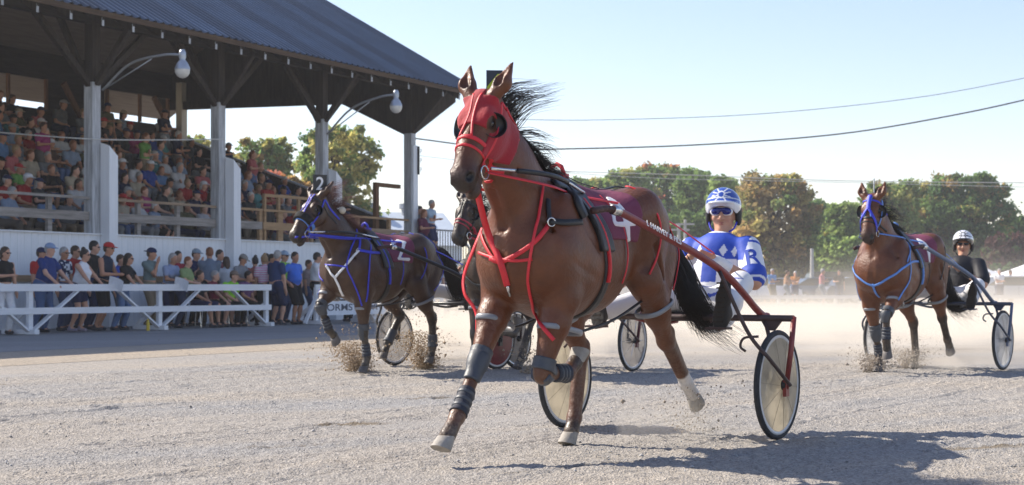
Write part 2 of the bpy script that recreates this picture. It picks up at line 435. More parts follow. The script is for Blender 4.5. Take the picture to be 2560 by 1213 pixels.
def ribbon(name, fld, pts, width, mt, parent, thick=.004, n=10, snap=True, off=.004, closed=False):
    """a strap lying on the animal's surface (or hanging free when snap is False)"""
    pp=bezier(pts,n); A=np.array([tuple(p) for p in pp])
    if snap:
        A=fld.project(A,off); 
        for _ in range(2):
            B=A.copy(); B[1:-1]=.5*A[1:-1]+.25*(A[:-2]+A[2:]); A=B
        N=fld.grad(A)
    else:
        N=np.tile(np.array([0.,1,0]),(len(A),1)) if fld is None else fld.grad(A)
    T=np.gradient(A,axis=0); T/=np.linalg.norm(T,axis=1,keepdims=True)+1e-9
    S=np.cross(N,T); S/=np.linalg.norm(S,axis=1,keepdims=True)+1e-9; N=np.cross(T,S)
    h=width/2; t=thick
    V=np.stack([A-S*h,A-S*h*.9+N*t,A+S*h*.9+N*t,A+S*h],1).reshape(-1,3); Fc=[]
    V=np.stack([A-S*h-N*t*.5,A-S*h*.9+N*t,A+S*h*.9+N*t,A+S*h-N*t*.5],1).reshape(-1,3)
    m=len(A)
    for i in range(m-1):
        for k in range(4):
            k2=(k+1)%4; Fc.append((4*i+k,4*i+k2,4*i+4+k2,4*i+4+k))
    Fc+=[(3,2,1,0),(4*m-4,4*m-3,4*m-2,4*m-1)]
    return meshobj(name,V,np.array(Fc),mt,parent,False)

class SubField(Field):
    def __init__(s,D,lo,vox): s.D=D; s.lo=np.array(lo,float); s.vox=vox; s.n=np.array(D.shape)
def shell(name, f, lo, hi, region, off, mt, parent, vox=None, smooth=True, col=None):
    """a covering of thickness off over the part of the animal inside region (a signed function of position)"""
    vox=vox or f.vox*.75; lo=np.array(lo,float)-vox*2; hi=np.array(hi,float)+vox*2
    n=np.ceil((hi-lo)/vox).astype(int)+1
    g=np.stack(np.meshgrid(*[lo[i]+vox*np.arange(n[i]) for i in range(3)],indexing='ij'),-1).reshape(-1,3)
    d=np.maximum(f.sample(g)-off, region(g)).reshape(n).astype(np.float32)
    d[0]=d[-1]=.1; d[:,0]=d[:,-1]=.1; d[:,:,0]=d[:,:,-1]=.1
    sf=SubField(d,lo,vox)
    if not (d<0).any(): return None
    V,Q=sf.mesh(1)
    return meshobj(name,V,Q,mt,parent,smooth,None if col is None else col(V))
def bandshell(name, f, a, b, r, off, mt, parent, vox=.006, flare=0):
    """covering between two points of a limb"""
    a=np.array(a,float); b=np.array(b,float); L=np.linalg.norm(b-a); ax=(b-a)/L
    def reg(p):
        t=(p-a)@ax; rad=np.linalg.norm(p-a-t[:,None]*ax,axis=1); return np.maximum(np.maximum(-t,t-L),rad-r)
    lo=np.minimum(a,b)-r; hi=np.maximum(a,b)+r
    return shell(name,f,lo,hi,reg,off,mt,parent,vox)
COAT = mat('horse_coat', (.5,.3,.2), rough=.46, spec=.42, var=.26, vscale=9, bump=.30, bscale=48, tint=True, coat=.05)
HOOF_LIGHT = mat('hoof_pale', (.30,.275,.24), rough=.7, var=.2, vscale=18, bump=.2, bscale=30)
HOOF_DARK = mat('hoof_dark', (.10,.09,.085), rough=.6, var=.25, vscale=18, bump=.2, bscale=30)
HAIR_BLACK = mat('horse_hair_black', (.018,.014,.012), rough=.5, spec=.5, var=.3, vscale=20)
HAIR_BROWN = mat('horse_hair_brown', (.13,.055,.04), rough=.5, var=.3, vscale=20)
RED = mat('red_nylon', (.62,.022,.035), rough=.5, var=.12, vscale=12, bump=.15, bscale=160)
REDCLOTH = mat('red_hood_cloth', (.31,.006,.016), rough=.8, var=.15, vscale=8, bump=.2, bscale=60, sheen=.2)
BLUE = mat('royal_blue_nylon', (.035,.045,.55), rough=.5, var=.12, vscale=12, bump=.15, bscale=160)
LTBLUE = mat('sky_blue_nylon', (.10,.24,.62), rough=.5, var=.12, vscale=12, bump=.15, bscale=160)
WHITE = mat('white_nylon', (.75,.76,.78), rough=.55, var=.06)
BLACK = mat('black_leather', (.014,.014,.016), rough=.45, var=.25, vscale=15, bump=.15, bscale=70)
GREYB = mat('grey_boot_rubber', (.055,.062,.075), rough=.5, var=.2, vscale=10, bump=.15, bscale=30)
HOBBLE = mat('grey_hobble_plastic', (.21,.22,.24), rough=.35, var=.15, vscale=9)
STEEL = mat('steel', (.6,.6,.6), rough=.25, metal=1)
MAROON = mat('maroon_saddle_cloth', (.165,.032,.072), rough=.8, var=.15, vscale=8, bump=.25, bscale=25)
NUMW = mat('white_number_vinyl', (.8,.8,.8), rough=.6, var=.05)
def surf_flank(bvh, x, z, s):
    hit = bvh.ray_cast(Vector((x, s*1.5, z)), Vector((0,-s,0)))
    return hit[0] if hit[0] is not None else Vector((x, s*.2, z))
def surf_top(bvh, x, y):
    hit = bvh.ray_cast(Vector((x, y, 3)), Vector((0,0,-1))); return hit[0] if hit[0] is not None else Vector((x,y,1.4))
def surf_front(bvh, y, z):
    hit = bvh.ray_cast(Vector((2.5, y, z)), Vector((-1,0,0))); return hit[0] if hit[0] is not None else Vector((.6,y,z))
def ring_of(fld, bvh, c, axis, r, n=28, off=.006):
    """closed loop round a limb or the trunk: rays towards the centre line"""
    c=Vector(c); ax=Vector(axis).normalized(); u=ax.orthogonal().normalized(); v=ax.cross(u); out=[]
    for k in range(n):
        a=2*math.pi*k/n; d=u*math.cos(a)+v*math.sin(a); hit=bvh.ray_cast(c, d)     # from inside outwards
        out.append(hit[0]+d*off if hit[0] is not None and hit[3]<r else c+d*min(r,.06))
    return out
def band(name, fld, bvh, c, axis, r, wid, mt, parent, thick=.008, n=28, off=.004, flare=0.0):
    """a boot, wrap or hobble that goes round a limb"""
    ax=Vector(axis).normalized(); m=max(2,int(wid/.02)+1); rows=[]
    for i in range(m):
        t=i/(m-1)-.5; rows.append(ring_of(fld,bvh,Vector(c)+ax*(wid*t),axis,r,n,off+thick*(1-(2*t)**6*.6)+flare*max(0,t)))
    V=[p for rw in rows for p in rw]; Fc=[]
    inner=[]
    for rw,cc in ((rows[0],Vector(c)-ax*wid/2),(rows[-1],Vector(c)+ax*wid/2)): inner.append([cc+(p-cc)*.72 for p in rw])
    b0=len(V); V+=inner[0]; b1=len(V); V+=inner[1]
    for i in range(m-1):
        for k in range(n):
            k2=(k+1)%n; Fc.append((i*n+k,i*n+k2,(i+1)*n+k2,(i+1)*n+k))
    for k in range(n):
        k2=(k+1)%n; Fc.append((b0+k,b0+k2,k2,k)); Fc.append(((m-1)*n+k,(m-1)*n+k2,b1+k2,b1+k))
    return meshobj(name,V,Fc,mt,parent,True)
def patch(name, fld, grid, mt, parent, off=.008, thick=.005):
    """a cloth lying on the surface: rows of points snapped to it, given thickness"""
    A=np.array([[tuple(p) for p in r] for r in grid]); R_,C_=A.shape[:2]
    Pp=fld.project(A.reshape(-1,3),off); Nn=fld.grad(Pp)
    V=np.concatenate([Pp+Nn*thick,Pp-Nn*thick*.3]); n=R_*C_; Fc=[]
    for i in range(R_-1):
        for j in range(C_-1):
            a=i*C_+j; q=(a,a+1,a+C_+1,a+C_); Fc.append(q); Fc.append(tuple(x+n for x in q[::-1]))
    bd=[(0,j) for j in range(C_)]+[(i,C_-1) for i in range(1,R_)]+[(R_-1,j) for j in range(C_-2,-1,-1)]+[(i,0) for i in range(R_-2,0,-1)]
    bd=[i*C_+j for i,j in bd]
    for k in range(len(bd)):
        a,b=bd[k],bd[(k+1)%len(bd)]; Fc.append((a,a+n,b+n,b))
    return meshobj(name,V,Fc,mt,parent,True)
DIGITS={'4':[((.62,0),(.62,1),.2),((.62,1),(.0,.38),.16),((0,.34),(1,.34),.17)],
        '1':[((.5,0),(.5,1),.24),((.5,.97),(.22,.78),.2)],
        '2':[((.08,.78),(.3,.98),.17),((.3,.93),(.7,.93),.17),((.7,.98),(.92,.75),.17),((.9,.78),(.1,.1),.18),((.05,.09),(.98,.09),.18)],
        '3':[((.1,.92),(.8,.92),.18),((.85,.9),(.55,.55),.18),((.4,.52),(.75,.5),.17),((.8,.5),(.8,.1),.18),((.8,.09),(.1,.09),.18)]}
def build_horse(name, h, label, vox):
    root=empty(name, h['loc'], h['rz'], label, 'horse')
    pr=horse_prims(h); f=Field(pr,vox); V,Q=f.mesh(2)
    base=np.array(h['coat']); dark=np.array(h.get('dark',(.02,.016,.014))); C=np.tile(base,(len(V),1))
    def mixin(wt,c): 
        nonlocal C
        C=C*(1-wt[:,None])+np.array(c)*wt[:,None]
    for nme in ('lf','rf','lh','rh'):
        el,kn,fe,co=[np.array(q,float) for q in h[nme][:4]]
        d=np.minimum(seg_d(V,kn,fe),seg_d(V,fe,co)); wt=np.clip((.085-d)/.04,0,1)
        lw=h.get('legdark',.0); mixin(wt*lw,dark)
        if lw>.5: mixin(np.clip((.10-np.linalg.norm(V-kn,axis=1))/.06,0,1)*lw,dark)
        dd=np.linalg.norm(V-co,axis=1); mixin(np.clip((.085-dd)/.03,0,1)*h.get('corondark',.8),dark)
    for nme in h.get('sock',[]):
        kn,fe,co=[np.array(q,float) for q in h[nme][1:4]]; d=np.minimum(seg_d(V,kn*.06+fe*.94,fe),seg_d(V,fe,co)); mixin(np.clip((.075-d)/.012,0,1),(.72,.68,.64))
    H=h['H']; mixin(np.clip((.17-np.linalg.norm(V-H(1.0,0,-.05),axis=1))/.11,0,1)*.92,dark)
    for s in (1,-1):
        mixin(np.clip((.040-np.linalg.norm(V-H(.31,s*.088,.012),axis=1))/.015,0,1)*.95,dark)
        mixin(np.clip((.036-np.linalg.norm(V-H(.972,s*.064,.004),axis=1))/.012,0,1),(.01,.008,.008))
        mixin(np.clip((.05-np.linalg.norm(V-(H(-.1,s*.085,.11)),axis=1))/.03,0,1)*.8,dark)
    rd=np.random.default_rng(31); gx_=rd.uniform(-1,1,(40,14,30)); ii=np.clip(((V-V.min(0))/.07).astype(int),0,[39,13,29]); spl=gx_[ii[:,0],ii[:,1],ii[:,2]]
    mixin(np.clip((.72-V[:,2])/.6,0,1)*np.clip(.16+.14*spl+.10*rd.normal(0,1,len(V)),0,.5)*h.get('dusty',1.0),(.30,.235,.17))      # track dust on the lower legs
    body=meshobj('body',V,Q,COAT,root,True,C)
    bvh=BVHTree.FromPolygons([Vector(v) for v in V],[tuple(q) for q in Q])
    for nme in ('lf','rf','lh','rh'):
        hv,hf_=hoof_mesh(h[nme][3],h[nme][4],h.get(nme+'_hoof',1)); shade_auto(meshobj('hoof',hv,hf_,h.get('hoofmat',HOOF_LIGHT) if nme not in h.get('darkhoof',[]) else HOOF_DARK,root),50)
    # eyes
    for s in (1,-1):
        m=bmesh.new(); bmesh.ops.create_icosphere(m,subdivisions=2,radius=.019); me=bpy.data.meshes.new('eye'); m.to_mesh(me); m.free()
        me.materials.append(mat('horse_eye',(.01,.006,.005),rough=.08,spec=.8)); o=link(bpy.data.objects.new('eye',me),root); o.location=Vector(H(.31,s*.083,.012)); me.polygons.foreach_set('use_smooth',[True]*len(me.polygons))
    # mane and forelock
    rg=np.random.default_rng(h.get('seed',3)); st=[]
    poll=np.array(h['poll']); dx=h.get('dx',0)
    crest=[]
    for t in np.linspace(0,1,40):
        p=poll*(1-t)+np.array([.28+dx,0,1.46])*t; hit=bvh.ray_cast(Vector((p[0]-.35,p[1],p[2]+.45)),Vector((.35,0,-.45)).normalized()); crest.append(np.array(hit[0]) if hit[0] is not None else p)
    wind=h.get('mane_wind',1.0); ncl=h.get('nclump',34)
    for q in range(ncl):
        ci=int(q*38/ncl); cd=np.array([-.55,rg.normal(.05,.3),rg.uniform(.35,1.3)])*wind+np.array([-.15,rg.choice([.45,-.45]),-.75])*(1-wind); cd/=np.linalg.norm(cd)
        if q>ncl*.42: cd=np.array([-.55,h.get('maneside',.55)*rg.uniform(.3,1.1),rg.uniform(-.7,.1)]); cd/=np.linalg.norm(cd)
        cl=rg.uniform(.12,.27)*(1.0 if q<ncl*.6 else .85); tip=np.array([-.75,rg.normal(0,.25),rg.uniform(-.55,.05)])
        for i in range(h.get('nmane',760)//ncl):
            c=crest[int(np.clip(ci+rg.integers(-2,3),0,39))].copy(); c+=rg.normal(0,.010,3)
            d=cd+rg.normal(0,.10,3); ln=cl*rg.uniform(.55,1.05)
            e_=(crest[min(ci,39)]+cd*cl*.95+tip*cl*.75)*.6+(c+d*ln+tip*ln*.75)*.4+rg.normal(0,.014,3)
            st.append([c-cd*.02,c+d*ln*.35,(c+d*ln*.72)*.7+(crest[min(ci,39)]+cd*cl*.72)*.3+tip*ln*.12,e_])
    HV,HF=hair_mesh(st,.0026); meshobj('mane',HV,HF,h.get('manemat',HAIR_BLACK),root,True)
    st=[]
    for i in range(60):
        c=H(.0,rg.normal(0,.02),.075); d=np.array([.35,rg.normal(0,.25),-.6]); st.append([c,c+d*.06,c+d*rg.uniform(.10,.16)])
    # tail
    T=[np.array(q,float) for q in h['tail']]
    st=[]
    for i in range(h.get('ntail',900)):
        o=rg.normal(0,1,3); o/=np.linalg.norm(o)+1e-6; o*=rg.uniform(0,1)**.5
        ln=rg.uniform(.72,1.0); pts=[]
        for j,q in enumerate(T):
            if j/(len(T)-1)>ln+.02: 
                break
            sp=[.03,.06,.085,.10,.11,.13][min(j,5)]*h.get('tailspread',1)
            pts.append(q+o*sp*np.array([1,.8,1])+rg.normal(0,.012,3)*j*.5)
        if len(pts)>2: st.append(pts)
    HV,HF=hair_mesh(st,.0042,nseg=14); meshobj('tail',HV,HF,h.get('tailmat',HAIR_BLACK),root,True)
    return root,f,bvh
def race_frame(ax, ang):
    a=math.radians(ang); return Vector((ax[0],ax[1],0)), Vector((-math.sin(a),-math.cos(a),0)), Vector((math.cos(a),-math.sin(a),0))
def unit(ax, ang):
    A,u,v=race_frame(ax,ang); o=A+u*1.35; rz=math.atan2(u.y,u.x); return o,rz
U1=((.98,9.85),32.5); U2=((-.774,17.87),36.0); U3=((4.838,17.73),36.0); U4=((.68,17.4),31.5)
def local_of(U):
    o,rz=unit(*U); M=(Matrix.Translation(o)@Matrix.Rotation(rz,4,'Z')).inverted(); return M
def tracer(U, bvh):
    """turns a surveyed pixel into the point of the animal's surface it shows"""
    M=local_of(U); o=M@Vector((0,0,CAMH))
    def f(px,py,free=None):
        d=(M.to_3x3()@Vector(((px-CXP)/F_PX,1,(HYP-py)/F_PX))).normalized()
        if free is not None:       # a free hanging point at lateral position y=free
            return o+d*((free-o.y)/d.y)
        h=bvh.ray_cast(o,d)
        if h[0] is not None: return h[0]
        return bvh.find_nearest(o+d*8.6)[0]
    return f
def mirror(pts): return [Vector((p[0],-p[1],p[2])) for p in pts]
def digit_dist(g, x, s, x0, s0, wd, ht):
    """distance to a numeral's strokes; x, s = coordinates on the cloth, numeral upright with its top towards s falling"""
    best=None
    for a,b,w_ in DIGITS[g]:
        a=np.array(a)*[wd,ht]; b=np.array(b)*[wd,ht]; p=np.stack([x-x0,(s0-s)],1)
        ba=b-a; t=np.clip(((p-a)@ba)/(ba@ba),0,1); q=p-a-t[:,None]*ba
        d=np.linalg.norm(q,axis=1)-w_*wd*.5
        best=d if best is None else np.minimum(best,d)
    return best
def eye_cup(name, c, axis, r, depth, mt, parent):
    """leather blinker cup: a bowl beside the eye, its hollow side along axis"""
    c=Vector(c); ax=Vector(axis).normalized(); u=ax.orthogonal().normalized(); v=ax.cross(u); V=[];Fc=[]; n=28; m=7
    for sh in (0,1):
        for i in range(m+1):
            t=i/m; rr=(r-.004*sh)*math.sin(t*math.pi/2)+.0004; h=-(depth-.004*sh)*math.cos(t*math.pi/2)
            for k in range(n):
                a=2*math.pi*k/n; V.append(c+ax*h+(u*math.cos(a)+v*math.sin(a))*rr)
    b=(m+1)*n
    for i in range(m):
        for k in range(n):
            k2=(k+1)%n; q=(i*n+k,i*n+k2,(i+1)*n+k2,(i+1)*n+k); Fc.append(q); Fc.append(tuple(x+b for x in q[::-1]))
    for k in range(n):
        k2=(k+1)%n; Fc.append((m*n+k,m*n+k2,m*n+k2+b,m*n+k+b))
    return meshobj(name,V,Fc,mt,parent,True)
def text_mesh(name, txt, size, mt, parent, M, bold=True, ext=.001, align='CENTER'):
    cu=bpy.data.curves.new(name,'FONT'); cu.body=txt; cu.size=size; cu.extrude=ext; cu.align_x=align; cu.align_y='CENTER'
    if bold: cu.offset=size*.012
    ob=bpy.data.objects.new(name,cu); COL.objects.link(ob); dg=bpy.context.evaluated_depsgraph_get(); dg.update()
    me=bpy.data.meshes.new_from_object(ob.evaluated_get(dg)); COL.objects.unlink(ob); bpy.data.objects.remove(ob)
    me.transform(M); me.materials.clear(); me.materials.append(mt); me.name=name
    return link(bpy.data.objects.new(name,me),parent)
def hobble_loop(c, ax_long, ax_short, a, b, r, mt, parent, name='hobble'):
    c=Vector(c); L=Vector(ax_long).normalized(); S=Vector(ax_short).normalized(); m=MB(); pts=[]
    n=30
    V=[];Fc=[];k_=10; nrm=L.cross(S).normalized()
    for i in range(n):
        t=2*math.pi*i/n; ct,st=math.cos(t),math.sin(t); e=.72
        q=c+L*(a*math.copysign(abs(ct)**e,ct))+S*(b*math.copysign(abs(st)**e,st)); rad=(L*ct+S*st).normalized()
        for k in range(k_):
            p=2*math.pi*k/k_; V.append(q+rad*(r*.6*math.cos(p))+nrm*(r*1.25*math.sin(p)))
    for i in range(n):
        for k in range(k_):
            k2=(k+1)%k_; j=(i+1)%n; Fc.append((i*k_+k,j*k_+k,j*k_+k2,i*k_+k2))
    return meshobj(name,V,Fc,mt,parent,True)
def free_strap(name, pts, wd, nrm, mt, parent, thick=.004, n=8):
    pp=bezier(pts,n); A=np.array([tuple(p) for p in pp]); T=np.gradient(A,axis=0); T/=np.linalg.norm(T,axis=1,keepdims=True)+1e-9
    N=np.tile(np.array(nrm,float),(len(A),1)); S=np.cross(N,T); S/=np.linalg.norm(S,axis=1,keepdims=True)+1e-9; N=np.cross(T,S)
    V=np.stack([A-S*wd/2-N*thick/2,A-S*wd/2+N*thick/2,A+S*wd/2+N*thick/2,A+S*wd/2-N*thick/2],1).reshape(-1,3); Fc=[]; m=len(A)
    for i in range(m-1):
        for k in range(4):
            k2=(k+1)%4; Fc.append((4*i+k,4*i+k2,4*i+4+k2,4*i+4+k))
    Fc+=[(3,2,1,0),(4*m-4,4*m-3,4*m-2,4*m-1)]
    return meshobj(name,V,np.array(Fc),mt,parent,False)
def rod(name, pts, r, mt, parent, n=10, smooth=True): return MB().tube(pts,r,n).build(name,mt,parent,smooth)
def ring(name, c, nrm, R, r, mt, parent):
    m=MB(); nrm=Vector(nrm).normalized(); u=nrm.orthogonal().normalized(); v=nrm.cross(u); pts=[Vector(c)+(u*math.cos(a)+v*math.sin(a))*R for a in [2*math.pi*i/20 for i in range(21)]]
    return m.tube(pts,r,6,False).build(name,mt,parent,True)
def harness(h, root, f, bvh, st):
    """harness common to all the racehorses; st = colours and options. Parts are children of the horse"""
    A=h['A']; H=h['H']; fv,sv,uv,L=h['hf']; c1=st['strap']; c2=st.get('strap2',c1); gx=st.get('gx',.10)
    g0=np.array(A(gx,0,1.1))
    # girth and saddle pad
    tilt=st.get('tilt',.18)
    def slab(x0,x1,zmin,zmax):
        def reg(p):
            xs=p[:,0]-g0[0]-(p[:,2]-1.1)*tilt
            return np.maximum(np.maximum(x0-xs,xs-x1),np.maximum(zmin-p[:,2],p[:,2]-zmax))
        return reg
    bl=(g0[0]-.35,-.4,.6); bh=(g0[0]+.35,.4,1.7)
    shell('saddle_pad',f,bl,bh,slab(-.085,.075,1.12,2),.026,BLACK,root,.010)
    shell('girth',f,bl,bh,slab(-.040,.035,.5,1.13),.012,BLACK,root,.009)
    shell('girth_strap',f,bl,bh,slab(-.014,.010,.95,1.42),.029,c1,root,.008)
    # saddle tree on top of the back
    top=surf_top(bvh,g0[0]+.06,0); m=MB(); 
    m.box(top+Vector((0,0,.035)),(.10,.10,.03)); m.tube([top+Vector((0,-.05,.04)),top+Vector((.0,-.03,.09)),top+Vector((0,0,.105)),top+Vector((0,.03,.09)),top+Vector((0,.05,.04))],.012,8)
    m.build('saddle_terret',c1,root,True)
    # saddle cloth with its numeral, one each side
    cx0=g0[0]-.10; cw=st.get('clothw',.36)
    th=lambda p: np.arctan2(np.abs(p[:,1]),p[:,2]-1.08)
    def cloth_reg(p):
        return np.maximum(np.maximum(p[:,0]-cx0-(p[:,2]-1.1)*tilt*.6,(cx0-cw)-p[:,0]),th(p)-1.18-(p[:,0]-cx0)*.10)
    shell('saddle_cloth',f,(cx0-cw-.1,-.45,1.0),(cx0+.2,.45,1.7),cloth_reg,.012,st.get('cloth',MAROON),root,.009)
    if st.get('num'):
        for s in (1,-1):
            def num_reg(p,s=s):
                x=(p[:,0]-(cx0-cw*.5))*(-s); return np.maximum(digit_dist(st['num'],x+.10,th(p)*.34,0.0,.385,.20,.26),-p[:,1]*s)
            o=shell('cloth_number',f,(cx0-cw-.1,-.45,1.0),(cx0+.2,.45,1.7),num_reg,.0165,NUMW,root,.007)
    # back strap along the spine
    k_w=st.get('sw',1.0)
    bs=[surf_top(bvh,x,0) for x in np.linspace(g0[0],A(-.9,0,0)[0],8)]
    ribbon('back_strap',f,bs,.025,st.get('dark',BLACK),root,off=.012)
    # breast collar
    if st.get('breast',True):
        for s in (1,-1):
            p=[(g0[0]+.03,s*.3,1.20),A(.30,s*.32,1.19),A(.46,s*.26,1.13),A(.57,s*.10,1.00),A(.575,s*.0,.95)]
            ribbon('breast_strap',f,p,.032*k_w,c1,root,off=.008)
            nk=[A(.19,s*.12,1.45),A(.30,s*.22,1.32),A(.42,s*.25,1.17)]
            ribbon('neck_strap',f,nk,.022*k_w,c2,root,off=.008)
        ribbon('centre_strap',f,[A(.58,0,.97),A(.56,0,.88),A(.46,0,.80)],.03*k_w,c1,root,off=.008)
    # bridle
    def headband(nm,a0,a1,off,mt,ulo=-.3,uhi=.3):
        def reg(p):
            q=p-np.array(h['poll']); a=(q@fv)/L; u=q@uv; sd=np.abs(q@sv); return np.maximum(np.maximum(np.maximum(a0-a,a-a1)*L,sd-.16),np.maximum(ulo-u,u-uhi))
        mid=H((a0+a1)/2,0,0); return shell(nm,f,mid-.2,mid+.2,reg,off,mt,root,.006)
    headband('noseband',.54,.585,.007,st.get('nose',c1)); headband('noseband',.645,.675,.006,st.get('nose',c1))
    headband('browband',.10,.14,.006,st.get('brow',c1))
    headband('throat_strap',-.02,.02,.007,c1,-.3,-.01)
    if st.get('shadow'): headband('shadow_roll',.52,.66,.032,mat('black_fleece',(.012,.012,.012),rough=.95,bump=.6,bscale=60),-.02,.3)
    for s in (1,-1):
        ribbon('cheek_strap',f,[H(.02,s*.10,.0),H(.25,s*.12,-.03),H(.5,s*.10,-.05),H(.80,s*.08,-.07)],.016,c1,root,off=.006)
        ribbon('face_strap',f,[H(.02,s*.03,.12),H(.3,s*.02,.12),H(.55,s*.05,.10)],.013,c1,root,off=.006)
        bit=H(.80,s*.082,-.075); ring('bit_ring',bit,sv*s+uv*.1,.034,.0045,STEEL,root)
        if st.get('cups',True): eye_cup('eye_cup',H(.33,s*.107,.012),uv*.62+fv*.30+sv*s*.55,st.get('cupr',.062),.045,st.get('cupmat',mat('black_leather_cup',(.006,.006,.007),rough=.3,spec=.5)),root)
    # hobbles on all four legs with their hangers
    for nme,s in (('lf',1),('rf',-1),('lh',1),('rh',-1)):
        el,kn=[np.array(q,float) for q in h[nme][:2]]
        if nme[1]=='f': c=el*.60+kn*.40; d=kn-el; a,b,bk=st.get('hoba',{}).get(nme,(.125,.075,-.035))
        else: c=el*.55+kn*.45; d=kn-el; a,b,bk=.145,.085,.01
        d/=np.linalg.norm(d); fx=np.array([1.,0,0]); fx=fx-d*(fx@d)*.55; fx/=np.linalg.norm(fx)
        hobble_loop(c+fx*bk,fx,(0,1,0),a,b,.0125,HOBBLE,root)
        h[nme+'_hob']=c+fx*(bk-a)
    for s,(F_,B_) in ((1,('lf','lh')),(-1,('rf','rh'))):
        p,q=Vector(h[F_+'_hob']),Vector(h[B_+'_hob'])+Vector((.29,0,0))
        rod('hobble_strap',bezier([p,p.lerp(q,.5)+Vector((0,s*.02,-.02)),q],6),.008,BLACK,root)
        # hangers
        x1=A(.34,0,0)[0]; e=Vector(h[F_+'_hob'])+Vector((.2,s*.06,0))
        if st.get('hang1',True): ribbon('hobble_hanger',f,[A(.26,s*.15,1.44),A(.36,s*.30,1.2),A(.38,s*.31,1.0),e+Vector((0,0,.06))],.016,c1,root,off=.008)
        x2=g0[0]-.25; ribbon('hobble_hanger',f,[(x2,s*.1,1.45),(x2-.02,s*.33,1.18),(x2+.02,s*.30,.93)],.016*k_w,st.get('hang',c1),root,off=.010)
        x3=g0[0]-.62; ribbon('hobble_hanger',f,[(x3+.05,s*.1,1.5),(x3-.02,s*.3,1.2),(x3+.06,s*.26,1.0)],.016*k_w,st.get('hang',c1),root,off=.010)
        ribbon('breeching_strap',f,[(A(-.70,0,0)[0],s*.10,1.45),(A(-.86,0,0)[0],s*.2,1.22),(A(-.86,0,0)[0],s*.2,1.02),tuple(Vector(h[B_+'_hob'])+Vector((.02,s*.06,.06)))],.016*k_w,st.get('hang',c1),root,off=.010)
        # line from bit to saddle, and head pole
        bit=Vector(H(.80,s*.10,-.075)); sad=Vector((g0[0]+.12,s*.15,1.43))
        mid=bit.lerp(sad,.5)+Vector((0,s*.10,-.01))
        if st.get('pole',1)==s or st.get('pole',1)==2:
            pp=[bit+Vector((0,s*.02,.02)),bit.lerp(sad,.5)+Vector((0,s*.12,.04)),sad+Vector((-.1,0,.02))]
            bz=bezier(pp,10)
            rod('head_pole',bz[:5],.009,STEEL,root); rod('pole_wrap',bz[4:15],.014,BLACK,root); rod('head_pole',bz[14:],.009,STEEL,root)
        hand=st['hands'][s]
        pts=bezier([bit,mid,sad+Vector((-.05,0,.0)),Vector((-.75,s*.22,1.36)),Vector(hand)],10)
        free_strap('rein',pts,.017,(0,s*.8,.6),c1,root,.004,2)
    # knee boots, tendon boots and shin wraps
    for nme in st.get('boots',()):
        el,kn,fe,co=[np.array(q,float) for q in h[nme][:4]]
        if nme[1]=='f':
            bandshell('knee_boot',f,kn*.80+el*.20,kn*.96+el*.04,.10,.011,GREYB,root)
            d=fe-kn; out=np.array([0,-1.,0])*(1 if nme[0]=='l' else -1)
            def reg(p,a=kn+(el-kn)*.12,b=kn+d*.42,o=out):
                ax=(b-a); Lx=np.linalg.norm(ax); ax=ax/Lx; t=(p-a)@ax; w=(p-a-t[:,None]*ax)
                fr=np.cross(ax,[0,1.,0]); fr/=np.linalg.norm(fr); fr=-fr if fr[0]<0 else fr
                return np.maximum(np.maximum(-t,t-Lx*(1-.15)),np.maximum(np.linalg.norm(w,axis=1)-.10,-(w@o)*.6-(w@fr)*.75+.012))
            shell('knee_pad',f,np.minimum(kn,kn+d*.45)-.12,np.maximum(kn,kn+d*.45)+.12,reg,.014,GREYB,root,.006)
            bandshell('tendon_boot',f,kn*.52+fe*.48,kn*.05+fe*.95,.085,.009,mat('navy_boot_neoprene',(.022,.026,.040),rough=.7,bump=.2,bscale=40),root)
            for t in (.55,.68,.80): bandshell('boot_strap',f,kn*(1-t)+fe*t,kn*(1-t-.06)+fe*(t+.06),.085,.013,GREYB,root,.005)
        elif st.get('hindboots',True):
            bandshell('shin_boot',f,kn*.45+fe*.55,kn*.02+fe*.98,.09,.014,GREYB,root)
def number_plate(root, base, nrm, wd, ht, txt, bgm, fgm, lean=(0,0,0)):
    """numbered plate standing on the crown of the bridle"""
    base=Vector(base); n=Vector(nrm).normalized(); z=Vector((0,0,1)); x=z.cross(n).normalized()
    R=Matrix((x,z,n)).transposed().to_4x4(); M=Matrix.Translation(base+z*(ht/2+.03))@R
    m=MB(); m.box((0,0,0),(wd,ht,.006)); m.box((0,-ht*.5-.03,0),(.02,.06,.006)); o=m.build('number_plate',bgm,root); o.data.transform(M)
    for s in (1,-1):
        Ms=M@Matrix.Rotation(0 if s>0 else math.pi,4,'Y')@Matrix.Translation((0,0,.0045))
        text_mesh('plate_number',txt,ht*.95,fgm,root,Ms)
    return o
